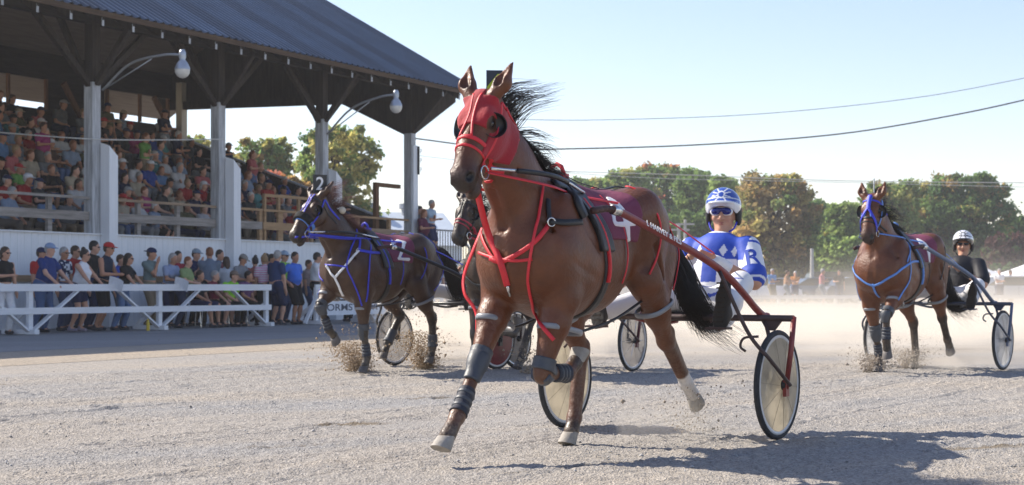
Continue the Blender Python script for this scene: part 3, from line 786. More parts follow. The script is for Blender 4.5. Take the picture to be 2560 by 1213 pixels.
if want('h1'):
    o,rz=unit(*U1)
    H1=dict(loc=o,rz=rz,dx=-.115,sx=1.07,poll=(.725,0,1.885),muz=(1.0,.02,1.465),coat=(.118,.036,.012),legdark=.25,corondark=.8,sock=['lh'],seed=4,mouth=.034,
      rf=[(.30,-.18,.90),(.585,-.15,.51),(.815,-.12,.255),(.915,-.11,.165),(.955,-.11,.08)],
      lf=[(.27,.18,.87),(.392,.135,.465),(.10,.12,.45),(.01,.12,.51),(-.02,.12,.58)],
      lh=[(-.72,.18,.97),(-1.03,.15,.60),(-1.33,.14,.325),(-1.425,.14,.25),(-1.51,.14,.205)],
      rh=[(-.26,-.18,.92),(-.50,-.14,.55),(-.425,-.14,.16),(-.375,-.13,.085),(-.345,-.13,.0)],
      tail=[(-1.13,0,1.35),(-1.24,.03,1.24),(-1.33,.10,1.02),(-1.38,.16,.84),(-1.47,.22,.70),(-1.64,.30,.59)],
      lf_hoof=-1)
    h1,f1,b1=build_horse('race_horse',H1,'bay racehorse in a red hood and red harness, nearest the camera',.0095)
    T=tracer(U1,b1)
    harness(H1,h1,f1,b1,dict(strap=RED,num='4',breast=False,sw=.8,cupr=.066,hoba={'lf':(.17,.08,-.075)},hang1=False,boots=('lf','rf'),gx=.06,hands={1:(-1.62,.20,1.14),-1:(-1.62,-.12,1.12)}))
    HH=H1['H']; fv,sv,uv,HL=H1['hf']
    # hood
    def hood(p):
        q=p-np.array(H1['poll']); a=(q@fv)/HL; u=q@uv; s_=np.abs(q@sv)
        r=np.maximum((a-.40)*HL,-(q@fv)-.055)                      # forehead panel ends above the nose bridge
        ck=np.maximum((a-.66-(u+.02)*.9)*HL, u+.005); r2=np.maximum(ck,-(q@fv)-.05)
        r=np.minimum(r,r2)
        r=np.maximum(r,-.235-u); r=np.maximum(r,-(q@fv)-.030-np.clip(u,-.2,0)*.15)
        for e in (1,-1):                                            # openings for eyes and ears
            r=np.maximum(r,.045-np.linalg.norm(p-HH(.32,e*.095,.012),axis=1))
            pass
        r=np.maximum(r,np.where(s_>.030,np.minimum(.022-(q@fv),(s_-.030)*4),-1)*np.where(u>-.06,1,0)-np.where(u>-.06,0,1))
        return r
    mid=HH(.3,0,-.05); shell('hood',f1,mid-.32,mid+.32,hood,.008,REDCLOTH,h1,.0065)
    nx=lambda *a: [T(*q) for q in a]
    ribbon('breast_strap',f1,nx((1372,560),(1345,598),(1300,632),(1256,654),(1228,645)),.026,RED,h1,off=.009)
    ribbon('breast_strap',f1,nx((1206,585),(1220,620),(1240,648),(1256,660)),.018,RED,h1,off=.008)
    ribbon('cross_strap',f1,nx((1200,632),(1240,645),(1290,652),(1331,648)),.017,RED,h1,off=.009)
    ribbon('hobble_hanger',f1,nx((1354,463),(1345,540),(1333,603),(1320,690),(1324,730),(1338,782)),.016,RED,h1,off=.010)
    ribbon('shoulder_strap',f1,nx((1376,556),(1410,558),(1452,556)),.036,BLACK,h1,off=.010)
    ribbon('shoulder_strap',f1,nx((1368,500),(1370,530),(1373,558)),.026,BLACK,h1,off=.009)
    ring('buckle',T(1373,556)+Vector((.01,.02,0)),(.5,.8,0),.022,.005,STEEL,h1)
    ribbon('shoulder_pad',f1,nx((1381,463),(1412,478),(1440,505),(1456,545)),.07,BLACK,h1,thick=.015,off=.010)
    # martingale: from the bit down the front of the neck and chest
    chin=Vector(HH(.86,0,-.16)); free_strap('martingale',[chin,T(1228,575)+Vector((.04,0,0)),T(1256,655)+Vector((.022,0,0)),T(1272,715)+Vector((.015,0,0))],.034,(.9,.35,.2),RED,h1,.006)
    rod('snap_hook',[T(1272,715)+Vector((.012,0,0)),T(1277,740)+Vector((.012,0,0))],.008,STEEL,h1)
    # hanger of the right fore hobble, blown outwards
    e=Vector(H1['rf_hob'])+Vector((.25,-.08,.01))
    free_strap('hobble_hanger',[T(1206,570),T(1190,625)+Vector((.01,-.01,0)),T(1160,690,-.36),T(1162,735,-.34),T(1190,782,-.27),T(1191,860,-.26)],.022,(.9,-.3,0),RED,h1)
    # strap ends at the left fore hobble
    free_strap('strap_end',[T(1338,782)+Vector((.02,.01,0)),T(1352,812)+Vector((.03,.02,0)),T(1384,850)+Vector((.03,.02,0))],.022,(.6,.7,0),RED,h1)
    # crest strap and mane bauble
    ribbon('crest_strap',f1,nx((1262,272),(1300,330),(1345,392),(1395,440)),.018,RED,h1,off=.009)
    ball=T(1335,372)+Vector((-.02,.03,.03)); m=bmesh.new(); bmesh.ops.create_icosphere(m,subdivisions=3,radius=.032); bm_=bpy.data.meshes.new('ear_plug_ball'); m.to_mesh(bm_); m.free()
    bm_.materials.append(mat('felt_ball',(.38,.31,.22),rough=.9,var=.2,bump=.4,bscale=40)); bo=link(bpy.data.objects.new('ear_plug_ball',bm_),h1); bo.location=ball; bm_.polygons.foreach_set('use_smooth',[True]*len(bm_.polygons))
    rod('ear_plug_cord',bezier([ball,ball+Vector((-.12,.06,-.06)),T(1440,470)+Vector((0,.02,.03)),T(1490,485)+Vector((0,.02,.03))],6),.003,BLACK,h1,6)
    number_plate(h1,Vector(HH(-.02,.03,.02))+Vector((-.05,-.005,-.045)),(.80,.60,0),.085,.165,'4',mat('navy_plate',(.012,.022,.045),rough=.4),mat('lime_numeral',(.42,.62,.03),rough=.5))
    # teeth bared at the bit
    MB().beam(HH(.95,-.028,-.098),HH(.95,.028,-.098),.012,.010,tuple(fv)).build('teeth',mat('horse_teeth',(.62,.55,.42),rough=.35),h1)
# ---------------------------------------------------------------- people
SKINS=[(.50,.27,.18),(.46,.24,.155),(.55,.31,.22),(.42,.21,.13),(.36,.17,.10)]
def skin(i): c=SKINS[i%len(SKINS)]; return mat('skin_%d'%(i%len(SKINS)),c,rough=.5,spec=.35,var=.08,vscale=14,bump=.04,bscale=60)
HAIRC={'black':(.012,.010,.009),'brown':(.055,.030,.016),'grey':(.32,.31,.30),'white':(.55,.54,.52),'blond':(.30,.19,.09),'red':(.20,.07,.025),'dark':(.025,.017,.012)}
def hairm(c): return mat('hair_'+c,HAIRC[c],rough=.55,var=.35,vscale=30,bump=.5,bscale=50)
def head_prims(c, R, s=1.0, fine=False):
    c=np.array(c,float); R=np.array(R,float)
    Q=lambda x,y,z: c+R@np.array([x,y,z])*s
    E=lambda x,y,z,rx,ry,rz,k=.02,op='add': Prim('ell',Q(x,y,z),None,(rx*s,ry*s,rz*s),0,(1,1,1),k*s,op,R)
    p=[E(-.012,0,.035,.098,.077,.098),E(.018,0,-.030,.072,.062,.085,.03),E(.062,0,-.092,.026,.028,.022,.03),
       cone(Q(.088,0,.020),Q(.108,0,-.028),.010*s,.015*s,.012*s),E(.082,0,-.062,.020,.026,.013,.012)]
    for q in (1,-1): p+=[E(-.005,q*.076,-.008,.022,.011,.033,.008)]
    if fine:
        for q in (1,-1): p+=[E(.092,q*.032,.012,.016,.017,.011,.012,'sub'),E(.098,q*.013,-.034,.010,.009,.008,.006),E(.072,q*.042,-.025,.025,.022,.025,.02),E(.083,q*.030,.032,.014,.024,.008,.012)]
        p+=[E(.100,0,-.0635,.02,.024,.0022,.004,'sub'),E(.070,0,-.100,.024,.022,.018,.02)]
    return p,Q,E
def limb(a,b,c,r,k=.02): return [cone(a,b,r[0],r[1],k),cone(b,c,r[2],r[3],k)]
def hand_prims(wr, h, nrm, r=.9, curl=.5, grip=False, thumb=None):
    """palm, four unequal fingers and a thumb; h = direction of the palm, nrm = direction the palm faces"""
    wr=np.array(wr,float); h=np.array(h,float); h/=np.linalg.norm(h); n=np.array(nrm,float); n-=h*(n@h); n/=np.linalg.norm(n); w=np.cross(h,n)
    if thumb is not None and w@np.array(thumb)<0: w=-w
    p=[cone(wr,wr+h*.05,.024,.030,.012),cone(wr+h*.045+w*.022,wr+h*.085+w*.026,.014,.013,.012),cone(wr+h*.045-w*.02,wr+h*.08-w*.026,.014,.012,.012),cone(wr+h*.04,wr+h*.088,.016,.014,.012)]
    for i,(o,l) in enumerate(((.030,.070),(.010,.078),(-.010,.072),(-.028,.058))):
        a=wr+h*.088+w*o; t=curl*1.5 if grip else curl
        d1=h*math.cos(t*.7)+n*math.sin(t*.7); b=a+d1*l*.48; d2=h*math.cos(t*1.7)+n*math.sin(t*1.7); c=b+d2*l*.32; d3=h*math.cos(t*2.4)+n*math.sin(t*2.4); e=c+d3*l*.25
        p+=[cone(a,b,.0098,.009,.004),cone(b,c,.009,.0083,.004),cone(c,e,.0083,.007,.004)]
    a=wr+h*.025+w*.026; b=a+(h*.55+w*.65+n*.35)*.042; c=b+(h*.75+n*.55)*.034
    p+=[cone(a,b,.014,.011,.010),cone(b,c,.011,.008,.004)]
    return p
def mitten(wr,h,r=1.0):
    wr=np.array(wr,float); h=np.array(h,float); h=h/np.linalg.norm(h); w=np.cross(h,[0,0,1.]); w=w/np.linalg.norm(w) if np.linalg.norm(w)>.1 else np.array([0,1.,0])
    return [cone(wr,wr+h*.08,.028*r,.036*r,.015),cone(wr+h*.08,wr+h*.16,.034*r,.020*r,.012),cone(wr+h*.03+w*.03,wr+h*.09+w*.045,.014*r,.011*r,.01)]
def standing(pose, ht=1.75, girth=1.0, seated=False, rng=None):
    """joints of a standing or seated figure facing +x, in metres; pose names the arms"""
    k=ht/1.75; rg=rng or np.random.default_rng(0); J={}
    if seated:
        hz=.47; lean=rg.uniform(-.04,.16)
        J['pel']=np.array([0,0,hz+.10]); J['chest']=np.array([lean*.6,0,hz+.42]); J['neck']=np.array([lean*1.0+.01,0,hz+.60])
        for s,n in ((1,'l'),(-1,'r')):
            J[n+'hip']=np.array([0,s*.09,hz+.08]); J[n+'kn']=np.array([.43,s*rg.uniform(.09,.2),hz+.06]); J[n+'an']=np.array([.43+rg.uniform(-.12,.06),s*rg.uniform(.08,.17),.09])
    else:
        ln=.10 if pose in('rail','paper') else .0
        J['pel']=np.array([-.02,0,.97]); J['chest']=np.array([ln*.8,0,1.28]); J['neck']=np.array([ln+.0,0,1.47])
        for s,n in ((1,'l'),(-1,'r')):
            J[n+'hip']=np.array([-.02,s*.09,.93]); st=rg.uniform(-.10,.12); an=np.array([-.05+st-ln,s*rg.uniform(.09,.16),.09])
            J[n+'an']=an; J[n+'kn'],_=ik(J[n+'hip'],an,.44,.44,(1,0,0))
    J['head']=J['neck']+np.array([.045,0,.155])
    for s,n in ((1,'l'),(-1,'r')):
        sh=J['chest']+np.array([-.01,s*.19*(.9+.1*girth),.125]); J[n+'sh']=sh; z=J['chest'][2]; x=J['chest'][0]
        if pose=='rail': h=np.array([.42,s*.24,1.0])
        elif pose=='paper': h=np.array([.34,s*.10,1.12 if not seated else z-.14])
        elif pose=='cross': h=np.array([x+.20,-s*.10,z-.08+s*.03])
        elif pose=='chin': h=np.array([x+.17,.02,z+.14]) if s<0 else np.array([x+.2,-.14,z-.12])
        elif pose=='knees': h=np.array([.36,s*.12,.62])
        elif pose=='lap': h=np.array([.24,s*.05,.66])
        elif pose=='cup': h=np.array([.30,s*.12,z-.10]) if s<0 else (np.array([.30,.12,.64]) if seated else np.array([.05,.26,.84]))
        elif pose=='hips': h=np.array([.02,s*.24,1.02])
        else: h=np.array([.06,s*.25,.80])
        pole=(-.6,s*.9,-.6); J[n+'el'],J[n+'wr']=ik(sh,h,.29*k,.25*k,pole)
    return J
def figure_prims(J, g=1.0, off=0.0, parts='all', sleeve=.5, bottom=1.0, k=.03, hands=True, female=False, hem=0, feet=True):
    """prims of trunk, arms, legs; off inflates for clothing"""
    P_=[]; o=off; pel,ch,nk=J['pel'],J['chest'],J['neck']; ws=(pel+ch)*.5
    f=J.get('fwd',np.array([1.,0,0]))
    if parts in('all','shirt'):
        sc=(.72*min(g,1.1),1,1)
        lows=pel+(pel-ch)*.15
        P_+=[cone(ws,ch,.135*g+o,.160+o+.01*(g-1),.05,sc),cone(lows if parts=='shirt' else pel,ws,.155*g+o,.138*g+o,.05,sc)]
        if g>1.05: P_+=[ell(ws+f*.05*g,(.13*g+o,.14*g+o,.15+o),.06)]
        if female: P_+=[ell(ch+f*.095+np.array([0,q*.07,-.03]),(.06+o,.07+o,.065+o),.04) for q in (1,-1)]
        P_+=[cone(J['lsh']*.8+ch*.2+np.array([0,0,.0]),J['rsh']*.8+ch*.2,.062+o,.062+o,.05),cone(ch+np.array([0,0,.05]),nk,.105+o,.060+o*.6,.05)]
        for n in 'lr':
            sh,el,wr=J[n+'sh'],J[n+'el'],J[n+'wr']
            if parts=='all': P_+=[cone(sh,el,.055,.043,.03),cone(el,wr,.043,.028,.02)]
            elif sleeve>0:
                if sleeve<1: P_+=[cone(sh,sh*(1-sleeve)+el*sleeve,.058+o,.056+o*1.2,.03)]
                else: P_+=[cone(sh,el,.057+o,.046+o,.03),cone(el,el*.1+wr*.9,.046+o,.034+o,.02)]
    if parts=='all':
        P_+=[cone(nk-np.array([0,0,.03]),J['head']+np.array([-.02,0,-.06]),.058,.054,.03)]
        if hands:
            for n in 'lr': P_+=mitten(J[n+'wr'],J.get(n+'hd',J[n+'wr']-J[n+'el']))
    if parts in('all','trousers'):
        P_+=[cone(J['lhip'],J['rhip'],.118*g+o,.118*g+o,.05),cone(pel,pel+(ws-pel)*.35,.130*g+o,.135*g+o,.05,(.8,1,1))]
        for n in 'lr':
            hp,kn,an=J[n+'hip'],J[n+'kn'],J[n+'an']
            if parts=='all': P_+=[cone(hp,kn,.088*g,.056,.04),cone(kn,kn*.6+an*.4,.055,.057,.03),cone(kn*.6+an*.4,an,.057,.036,.03),]+([cone(an,an+f*.12-np.array([0,0,.045]),.036,.028,.02)] if feet else [])
            else:
                if bottom<1: e=hp*(1-bottom)+kn*bottom; P_+=[cone(hp,e,.095*g+o,.074*g+o*1.5,.04)]
                else: P_+=[cone(hp,kn,.093*g+o,.066+o,.04),cone(kn,an+(kn-an)*.08,.064+o,.052+o,.03)]
    return P_
def shoes_prims(J,n):
    an=J[n+'an']; f=J.get('fwd',np.array([1.,0,0])); z=np.array([0,0,1.])
    return [cone(an-z*.045-f*.04,an-z*.05+f*.13,.042,.036,.02,(1,1,1)),cone(an-z*.02,an+z*.015,.045,.044,.02)]
def add_person(name, J, spec, loc, rz, vox=.018, label='', group=None, z=0):
    """a body in one mesh (the top-level object) with its clothing and hair as children"""
    g=spec.get('g',1.0); hp,HQ,HE=head_prims(J['head'],rotm('Z',spec.get('turn',0))@rotm('Y',spec.get('nod',.12)))
    fem=spec.get('female',False)
    body,fb=sdf_obj(name,figure_prims(J,g,female=fem)+hp,vox,skin(spec.get('skin',0)))
    body.location=(loc[0],loc[1],loc[2] if len(loc)>2 else 0); body.rotation_euler=(0,0,rz); tag(body,label,'person',group)
    sh=figure_prims(J,g,.014,'shirt',spec.get('sleeve',.55),female=fem)
    col=spec.get('shirt',(.2,.2,.3)); pat=spec.get('pat')
    def tint(V):
        C=np.tile(np.array(col),(len(V),1)); c2=np.array(spec.get('shirt2',(.7,.7,.7)))
        if pat=='stripe': C[((V[:,2]*spec.get('freq',18))%1)<.45]=c2
        elif pat=='check': C[(((V[:,2]*14)%1)<.4)|(((V[:,1]*14)%1)<.4)]=c2*.6+np.array(col)*.4
        elif pat=='print':
            q=np.floor(V*22).astype(int); hsh=(q[:,0]*73856093^q[:,1]*19349663^q[:,2]*83492791)%7; C[hsh<2]=c2
        return C
    if pat: sdf_obj('shirt',sh,min(vox,.014),mat('printed_cloth',(.5,.5,.5),rough=.85,spec=.2,tint=True,bump=.2,bscale=14),body,tint)
    else: sdf_obj('shirt',sh,vox,cloth(col),body)
    sdf_obj('trousers',figure_prims(J,g,.012,'trousers',bottom=spec.get('bottom',1.0)),vox,cloth(spec.get('pants',(.05,.07,.14))),body)
    for n in 'lr': sdf_obj('shoe',shoes_prims(J,n),vox,cloth(spec.get('shoes',(.05,.05,.06))),body)
    dress_head(body,spec,HQ,HE,vox)
    return body
def dress_head(body, spec, HQ, HE, vox):
    hair=spec.get('hair','brown'); cap=spec.get('cap'); ln=spec.get('long',0)
    if hair!='bald':
        P_=[HE(-.022,0,.050,.100,.085,.096,.01),HE(-.050,0,.0,.066,.080,.075,.02)]
        if ln: P_+=[cone(HQ(-.06,0,0),HQ(-.075,0,-.06-.10*ln),.075,.055,.03,(1,1,1)),cone(HQ(-.02,.07,.0),HQ(-.03,.075,-.05-.08*ln),.028,.02,.02),cone(HQ(-.02,-.07,.0),HQ(-.03,-.075,-.05-.08*ln),.028,.02,.02)]
        if spec.get('bun'): P_+=[HE(-.06,0,.14,.045,.045,.045,.02)]
        P_+=[Prim('plane',HQ(.058,0,.045),-0*HQ(0,0,0)+(HQ(1,0,-.35)-HQ(0,0,0)),k=.004,op='int')]
        sdf_obj('hair',P_,min(vox,.016),hairm(hair),body)
    if cap:
        P_=[HE(-.010,0,.062,.112,.092,.080,.01),Prim('plane',HQ(0,0,.050),HQ(0,0,-1)-HQ(0,0,0),k=.004,op='int')]
        m=Prim('ell',HQ(.0,0,.060),None,(.112,.094,.082),0,(1,1,1),.01,'add',None)
        bk=-1 if spec.get('backcap') else 1
        sdf_obj('cap',[HE(-.010,0,.060,.112,.092,.084,.01),HE(bk*.115,0,.050,.075,.070,.012,.015),Prim('plane',HQ(0,0,.038),HQ(0,0,-1)-HQ(0,0,0),k=.004,op='int')],min(vox,.015),cloth(cap),body)
    if spec.get('shades'):
        sdf_obj('sunglasses',[HE(.085,.034,.018,.018,.030,.018,.004),HE(.085,-.034,.018,.018,.030,.018,.004),cone(HQ(.088,.03,.026),HQ(.088,-.03,.026),.007,.007,.004),cone(HQ(.075,.06,.026),HQ(.0,.08,.022),.006,.006,.004),cone(HQ(.075,-.06,.026),HQ(.0,-.08,.022),.006,.006,.004)],.009,mat('dark_lens',(.01,.01,.012),rough=.15,spec=.7),body)
# ---------------------------------------------------------------- sulkies (racing carts)
def disc_mat(name, col, tr=.5, alpha=1.0):
    if name in MATS: return MATS[name]
    m=bpy.data.materials.new(name); m.use_nodes=True; MATS[name]=m; t=m.node_tree; N=t.nodes; L=t.links
    b=N['Principled BSDF']; b.inputs['Base Color'].default_value=rgb(col); b.inputs['Roughness'].default_value=.35
    tl=N.new('ShaderNodeBsdfTranslucent'); tl.inputs[0].default_value=rgb(col); mx=N.new('ShaderNodeMixShader'); mx.inputs[0].default_value=tr
    L.new(b.outputs[0],mx.inputs[1]); L.new(tl.outputs[0],mx.inputs[2])
    tc=N.new('ShaderNodeTexCoord'); nz=N.new('ShaderNodeTexNoise'); nz.inputs['Scale'].default_value=9; nz.inputs['Detail'].default_value=6; L.new(tc.outputs['Object'],nz.inputs[0])
    cr=N.new('ShaderNodeMix'); cr.data_type='RGBA'; cr.inputs['A'].default_value=rgb(col); cr.inputs['B'].default_value=rgb([c*.62 for c in col]); 
    mr=N.new('ShaderNodeMapRange'); mr.inputs[1].default_value=.45; mr.inputs[2].default_value=.75; L.new(nz.outputs[0],mr.inputs[0]); L.new(mr.outputs[0],cr.inputs['Factor'])
    L.new(cr.outputs['Result'],b.inputs['Base Color']); L.new(cr.outputs['Result'],tl.inputs[0])
    out=N['Material Output']; last=mx.outputs[0]
    if alpha<1:
        tp=N.new('ShaderNodeBsdfTransparent'); m2=N.new('ShaderNodeMixShader'); m2.inputs[0].default_value=alpha; L.new(tp.outputs[0],m2.inputs[1]); L.new(last,m2.inputs[2]); last=m2.outputs[0]
    L.new(last,out.inputs[0]); return m
TYRE=mat('tyre_rubber',(.025,.026,.030),rough=.75,var=.25,vscale=30,bump=.2,bscale=60)
RIMW=mat('white_rim',(.62,.62,.62),rough=.35,var=.1)
def wheel(parent, c, kind, R=.333):
    w=empty('wheel',c); w.parent=parent; ax=(0,1,0)
    t=[(R-.018+.018*math.cos(a),.018*math.sin(a)) for a in [2*math.pi*k/12 for k in range(12)]]
    MB().lathe(t,(0,0,0),ax,56,True).build('tyre',TYRE,w,True)
    r0=R-.034; MB().lathe([(r0+.006,-.012),(r0+.006,.012),(r0-.016,.014),(r0-.016,-.014)],(0,0,0),ax,56,True).build('rim',RIMW if kind!='grey' else STEEL,w,True)
    if kind in('cream','grey','red','white'):
        mt={'cream':disc_mat('cream_disc',(.60,.55,.45),.6,.88),'grey':disc_mat('grey_disc',(.26,.24,.23),.15),'red':disc_mat('red_disc',(.22,.02,.03),.2),'white':disc_mat('clear_disc',(.72,.72,.72),.5,.75)}[kind]
        for s in (1,-1):
            MB().lathe([(.03,s*.034),(.12,s*.026),(.22,s*.018),(r0-.012,s*.010)],(0,0,0),ax,56).build('disc',mt,w,True)
        if kind in ('cream','white'):
            for s in (1,-1):
                for k in range(10):
                    a=2*math.pi*k/10; MB().tube([(.05*math.cos(a),s*.035,.05*math.sin(a)),(.285*math.cos(a+.1),s*.0125,.285*math.sin(a+.1))],.0012,4).build('disc_seam',mat('seam',(.30,.26,.2),rough=.6),w)
    if kind in('spoke','white'):
        for k in range(10 if kind=='spoke' else 18):
            a=2*math.pi*k/(10 if kind=='spoke' else 18); MB().tube([(.02*math.cos(a),.02,.02*math.sin(a)),(r0*math.cos(a),0,r0*math.sin(a))],.0035 if kind=='spoke' else .0018,5).build('spoke',STEEL,w)
        if kind=='spoke': MB().lathe([(.03,.012),(r0-.012,.008)],(0,0,0),ax,48).build('disc',disc_mat('smoke_disc',(.16,.15,.15),.3,.72),w,True)
    MB().lathe([(.0,-.06),(.028,-.06),(.034,-.04),(.026,-.02),(.026,.02),(.034,.04),(.028,.06),(.0,.06)],(0,0,0),ax,24).build('hub',mat('hub_black',(.02,.02,.022),rough=.4),w,True)
    return w
def sulky(U, label, frame, wheels, text=None, dark=None, shaft=None, sh_end=(.19,.33,1.335)):
    o,rz=unit(*U); S=empty('sulky',o,rz,label,'sulky','racing sulkies'); X=-1.35; dark=dark or frame
    m=MB(); m.tube([(X-.05,-.83,.735),(X-.05,.83,.735)],.020,12); m.build('axle_arch',dark,S,True)
    for s in (1,-1):
        rod('fork',[(X-.05,s*.83,.745),(X-.02,s*.825,.55),(X,s*.80,.31)],.017,frame,S)
        MB().box((X,s*.80,.315),(.05,.022,.10)).build('axle_plate',frame,S)
        rod('inner_fork',[(X-.05,s*.64,.735),(X-.03,s*.675,.63),(X,s*.685,.33)],.013,dark,S)
        m=MB(); m.add([(X-.07,s*.62,.72),(X-.07,s*.75,.72),(X-.05,s*.71,.66),(X-.05,s*.66,.66),(X-.04,s*.62,.72),(X-.04,s*.75,.72),(X-.03,s*.71,.66),(X-.03,s*.66,.66)],[(0,1,2,3),(7,6,5,4),(0,4,5,1),(1,5,6,2),(2,6,7,3),(3,7,4,0)]); m.build('gusset',dark,S)
        e=sh_end; pts=bezier([(e[0],s*e[1],e[2]),(0.0,s*.35,1.35),(-.31,s*.38,1.275),(-1.0,s*.52,1.035),(X-.05,s*.60,.775),(X-.14,s*.62,.745)],8)
        rod('shaft_tip',pts[:9],.020,mat('wrapped_shaft_tip',(.05,.018,.016) ,rough=.6,bump=.8,bscale=30),S)
        rod('shaft',pts[8:],[.024]*3+[.022]*(len(pts)-11),frame,S,12)
        rod('shaft_collar',pts[8:11],.029,STEEL,S,12)
        rod('stay',bezier([(-.985,s*.53,1.02),(-1.035,s*.69,.66),(-1.10,s*.80,.50),(X+.02,s*.835,.335)],8),.012,dark,S)
        rod('guard_hook',bezier([(-1.17,s*.70,.63),(-1.14,s*.62,.62),(-1.13,s*.60,.57),(-1.14,s*.63,.54)],6),.008,dark,S)
        # stirrup and its bar
        rod('stirrup_bar',bezier([(X-.05,s*.40,.735),(-1.30,s*.42,.68),(-1.19,s*.43,.665)],6),.009,dark,S)
        MB().beam((-1.19,s*.36,.675),(-1.19,s*.50,.675),.09,.014).build('foot_rest',dark,S)
        w=wheel(S,(X,s*.745,.333),wheels[s])
        rod('seat_support',bezier([(X-.05,s*.30,.735),(X-.22,s*.18,.69),(X-.42,s*.14,.70)],6),.013,frame,S)
        if text:
            a,b=Vector(pts[14]),Vector(pts[23]); d=(b-a).normalized(); out=Vector((0.25,s,0.35)); out=(out-d*out.dot(d)).normalized(); yy=out.cross(d)
            c=Vector(pts[18])+out*.0235
            M=Matrix((d,yy,out)).transposed().to_4x4()
            if s<0: M=Matrix((-d,-yy,out)).transposed().to_4x4()
            text_mesh('shaft_lettering',text,.046,mat('white_lettering',(.75,.75,.75),rough=.6),S,Matrix.Translation(c)@M)
    m=bmesh.new(); bmesh.ops.create_cube(m,size=1); bmesh.ops.scale(m,vec=(.34,.40,.06),verts=m.verts); bmesh.ops.bevel(m,geom=m.edges[:],offset=.025,segments=3,affect='EDGES')
    me=bpy.data.meshes.new('seat'); m.to_mesh(me); m.free(); me.materials.append(BLACK); me.polygons.foreach_set('use_smooth',[True]*len(me.polygons)); so_=link(bpy.data.objects.new('seat',me),S); so_.location=(X-.42,.0,.735)
    return S
def driver(U, label, spec, text=None):
    """a driver leaning back on the sulky seat, hands on the reins, feet in the stirrups"""
    o,rz=unit(*U); v=spec.get('vox',.008); dy=spec.get('dy',.06)
    J=dict(pel=np.array([-1.86,dy,.84]),chest=np.array([-1.93,dy,1.105]),neck=np.array([-1.975,dy,1.24]),head=np.array([-2.0,dy,1.405]))
    for s,n in ((1,'l'),(-1,'r')):
        J[n+'hip']=np.array([-1.83,dy+s*.09,.83]); J[n+'an']=np.array([-1.255,s*.43,.765])
        J[n+'kn'],_=ik(J[n+'hip'],J[n+'an'],.365,.365,(.1,s*.40,.45))
        J[n+'sh']=np.array([-1.945,dy+s*.205,1.18]); J[n+'wr']=np.array([-1.66,dy+s*.13+.02,1.075])
        J[n+'el'],J[n+'wr']=ik(J[n+'sh'],J[n+'wr'],.285,.25,(-.3,s*.8,-.9))
    R=rotm('Z',spec.get('turn',.30))@rotm('Y',spec.get('nod',-.02)); hp,HQ,HE=head_prims(J['head'],R,1.0,True)
    body,fb=sdf_obj('person',figure_prims(J,.86,k=.03,hands=False,feet=False)+hp+[q for n in 'lr' for q in mitten(J[n+'wr'],J[n+'wr']-J[n+'el'],.7)],v,skin(spec.get('skin',0)))
    body.location=o; body.rotation_euler=(0,0,rz); tag(body,label,'person','race drivers')
    W=np.array(spec.get('c1',(.68,.70,.76))); B=np.array(spec.get('c2',(.030,.075,.43)))
    sl=spec.get('sleeve',.80)
    pr=figure_prims(J,1.02,.018,'shirt',sl)
    for n in 'lr':     # straight cuffs
        e=J[n+'sh']*(1-sl)+J[n+'el']*sl
        pr+=[cone(J[n+'sh'],e,.070,.082,.03)]
    pr+=[cone(J['neck']-np.array([0.0,0,.02]),J['neck']+np.array([-.0,0,.045]),.078,.070,.012)]
    pr+=[cut(J['neck']+np.array([0,0,.035]),(-.25,0,1))]
    def col(V):
        C=np.tile(W,(len(V),1)); q=V-np.array([0,dy,0]); x,y,z=q.T
        da=np.minimum(seg_d(V,J['lsh']+np.array([0,.03,0]),J['lel']),seg_d(V,J['rsh']-np.array([0,.03,0]),J['rel'])); arm=np.abs(y)>.185
        if spec.get('plain'): C[:]=B; return C
        yk=(z>1.12-.10*np.abs(y))&(np.abs(y)<.235); C[yk]=B
        C[(np.abs(y)<.055)&(z<1.2)&(z>.96)]=B
        C[(z<.93)&(z>.90)]=B
        for s in (1,-1):
            for cy,cz,ww,hh in ((.085,1.165,.024,.042),(.150,1.155,.020,.034)):
                C[(np.abs(y-s*cy)/ww+np.abs(z-cz)/hh)<1]=W
            n='l' if s>0 else 'r'; e=J[n+'sh']*(1-sl)+J[n+'el']*sl; ax=(J[n+'el']-J[n+'sh'])/np.linalg.norm(J[n+'el']-J[n+'sh']); t=(V-e)@ax
            on=arm&(np.sign(y)==s); C[on&(t>-.035)&(t<.045)]=B; C[on&(t>=.045)&(t<.058)]=W; C[on&(t>=.058)]=B; C[on&(t>-.235)&(t<-.215)]=B
        C[(z>1.255)]=B; C[(z>1.283)]=W
        return C
    sdf_obj('racing_jacket',pr,v*.85,mat('jacket_cloth',(.5,.5,.5),rough=.6,spec=.3,tint=True,bump=.35,bscale=11),body,col)
    def pcol(V):
        C=np.tile(np.array(spec.get('pants',(.72,.72,.74))),(len(V),1))
        if spec.get('stripe'):
            for n in 'lr':
                a,b=J[n+'hip'],J[n+'kn']; 
                ax=(b-a)/np.linalg.norm(b-a); t=(V-a)@ax; w=(V-a)-t[:,None]*ax; ang=np.arctan2(w[:,2],w@np.cross(ax,[0,0,1.])); 
                C[(t>.05)&(np.abs(((ang-.2)))<.12)]=B
        return C
    sdf_obj('trousers',figure_prims(J,.92,.010,'trousers',bottom=1.0),v,mat('trouser_cloth',(.5,.5,.5),rough=.75,tint=True,bump=.35,bscale=12),body,pcol)
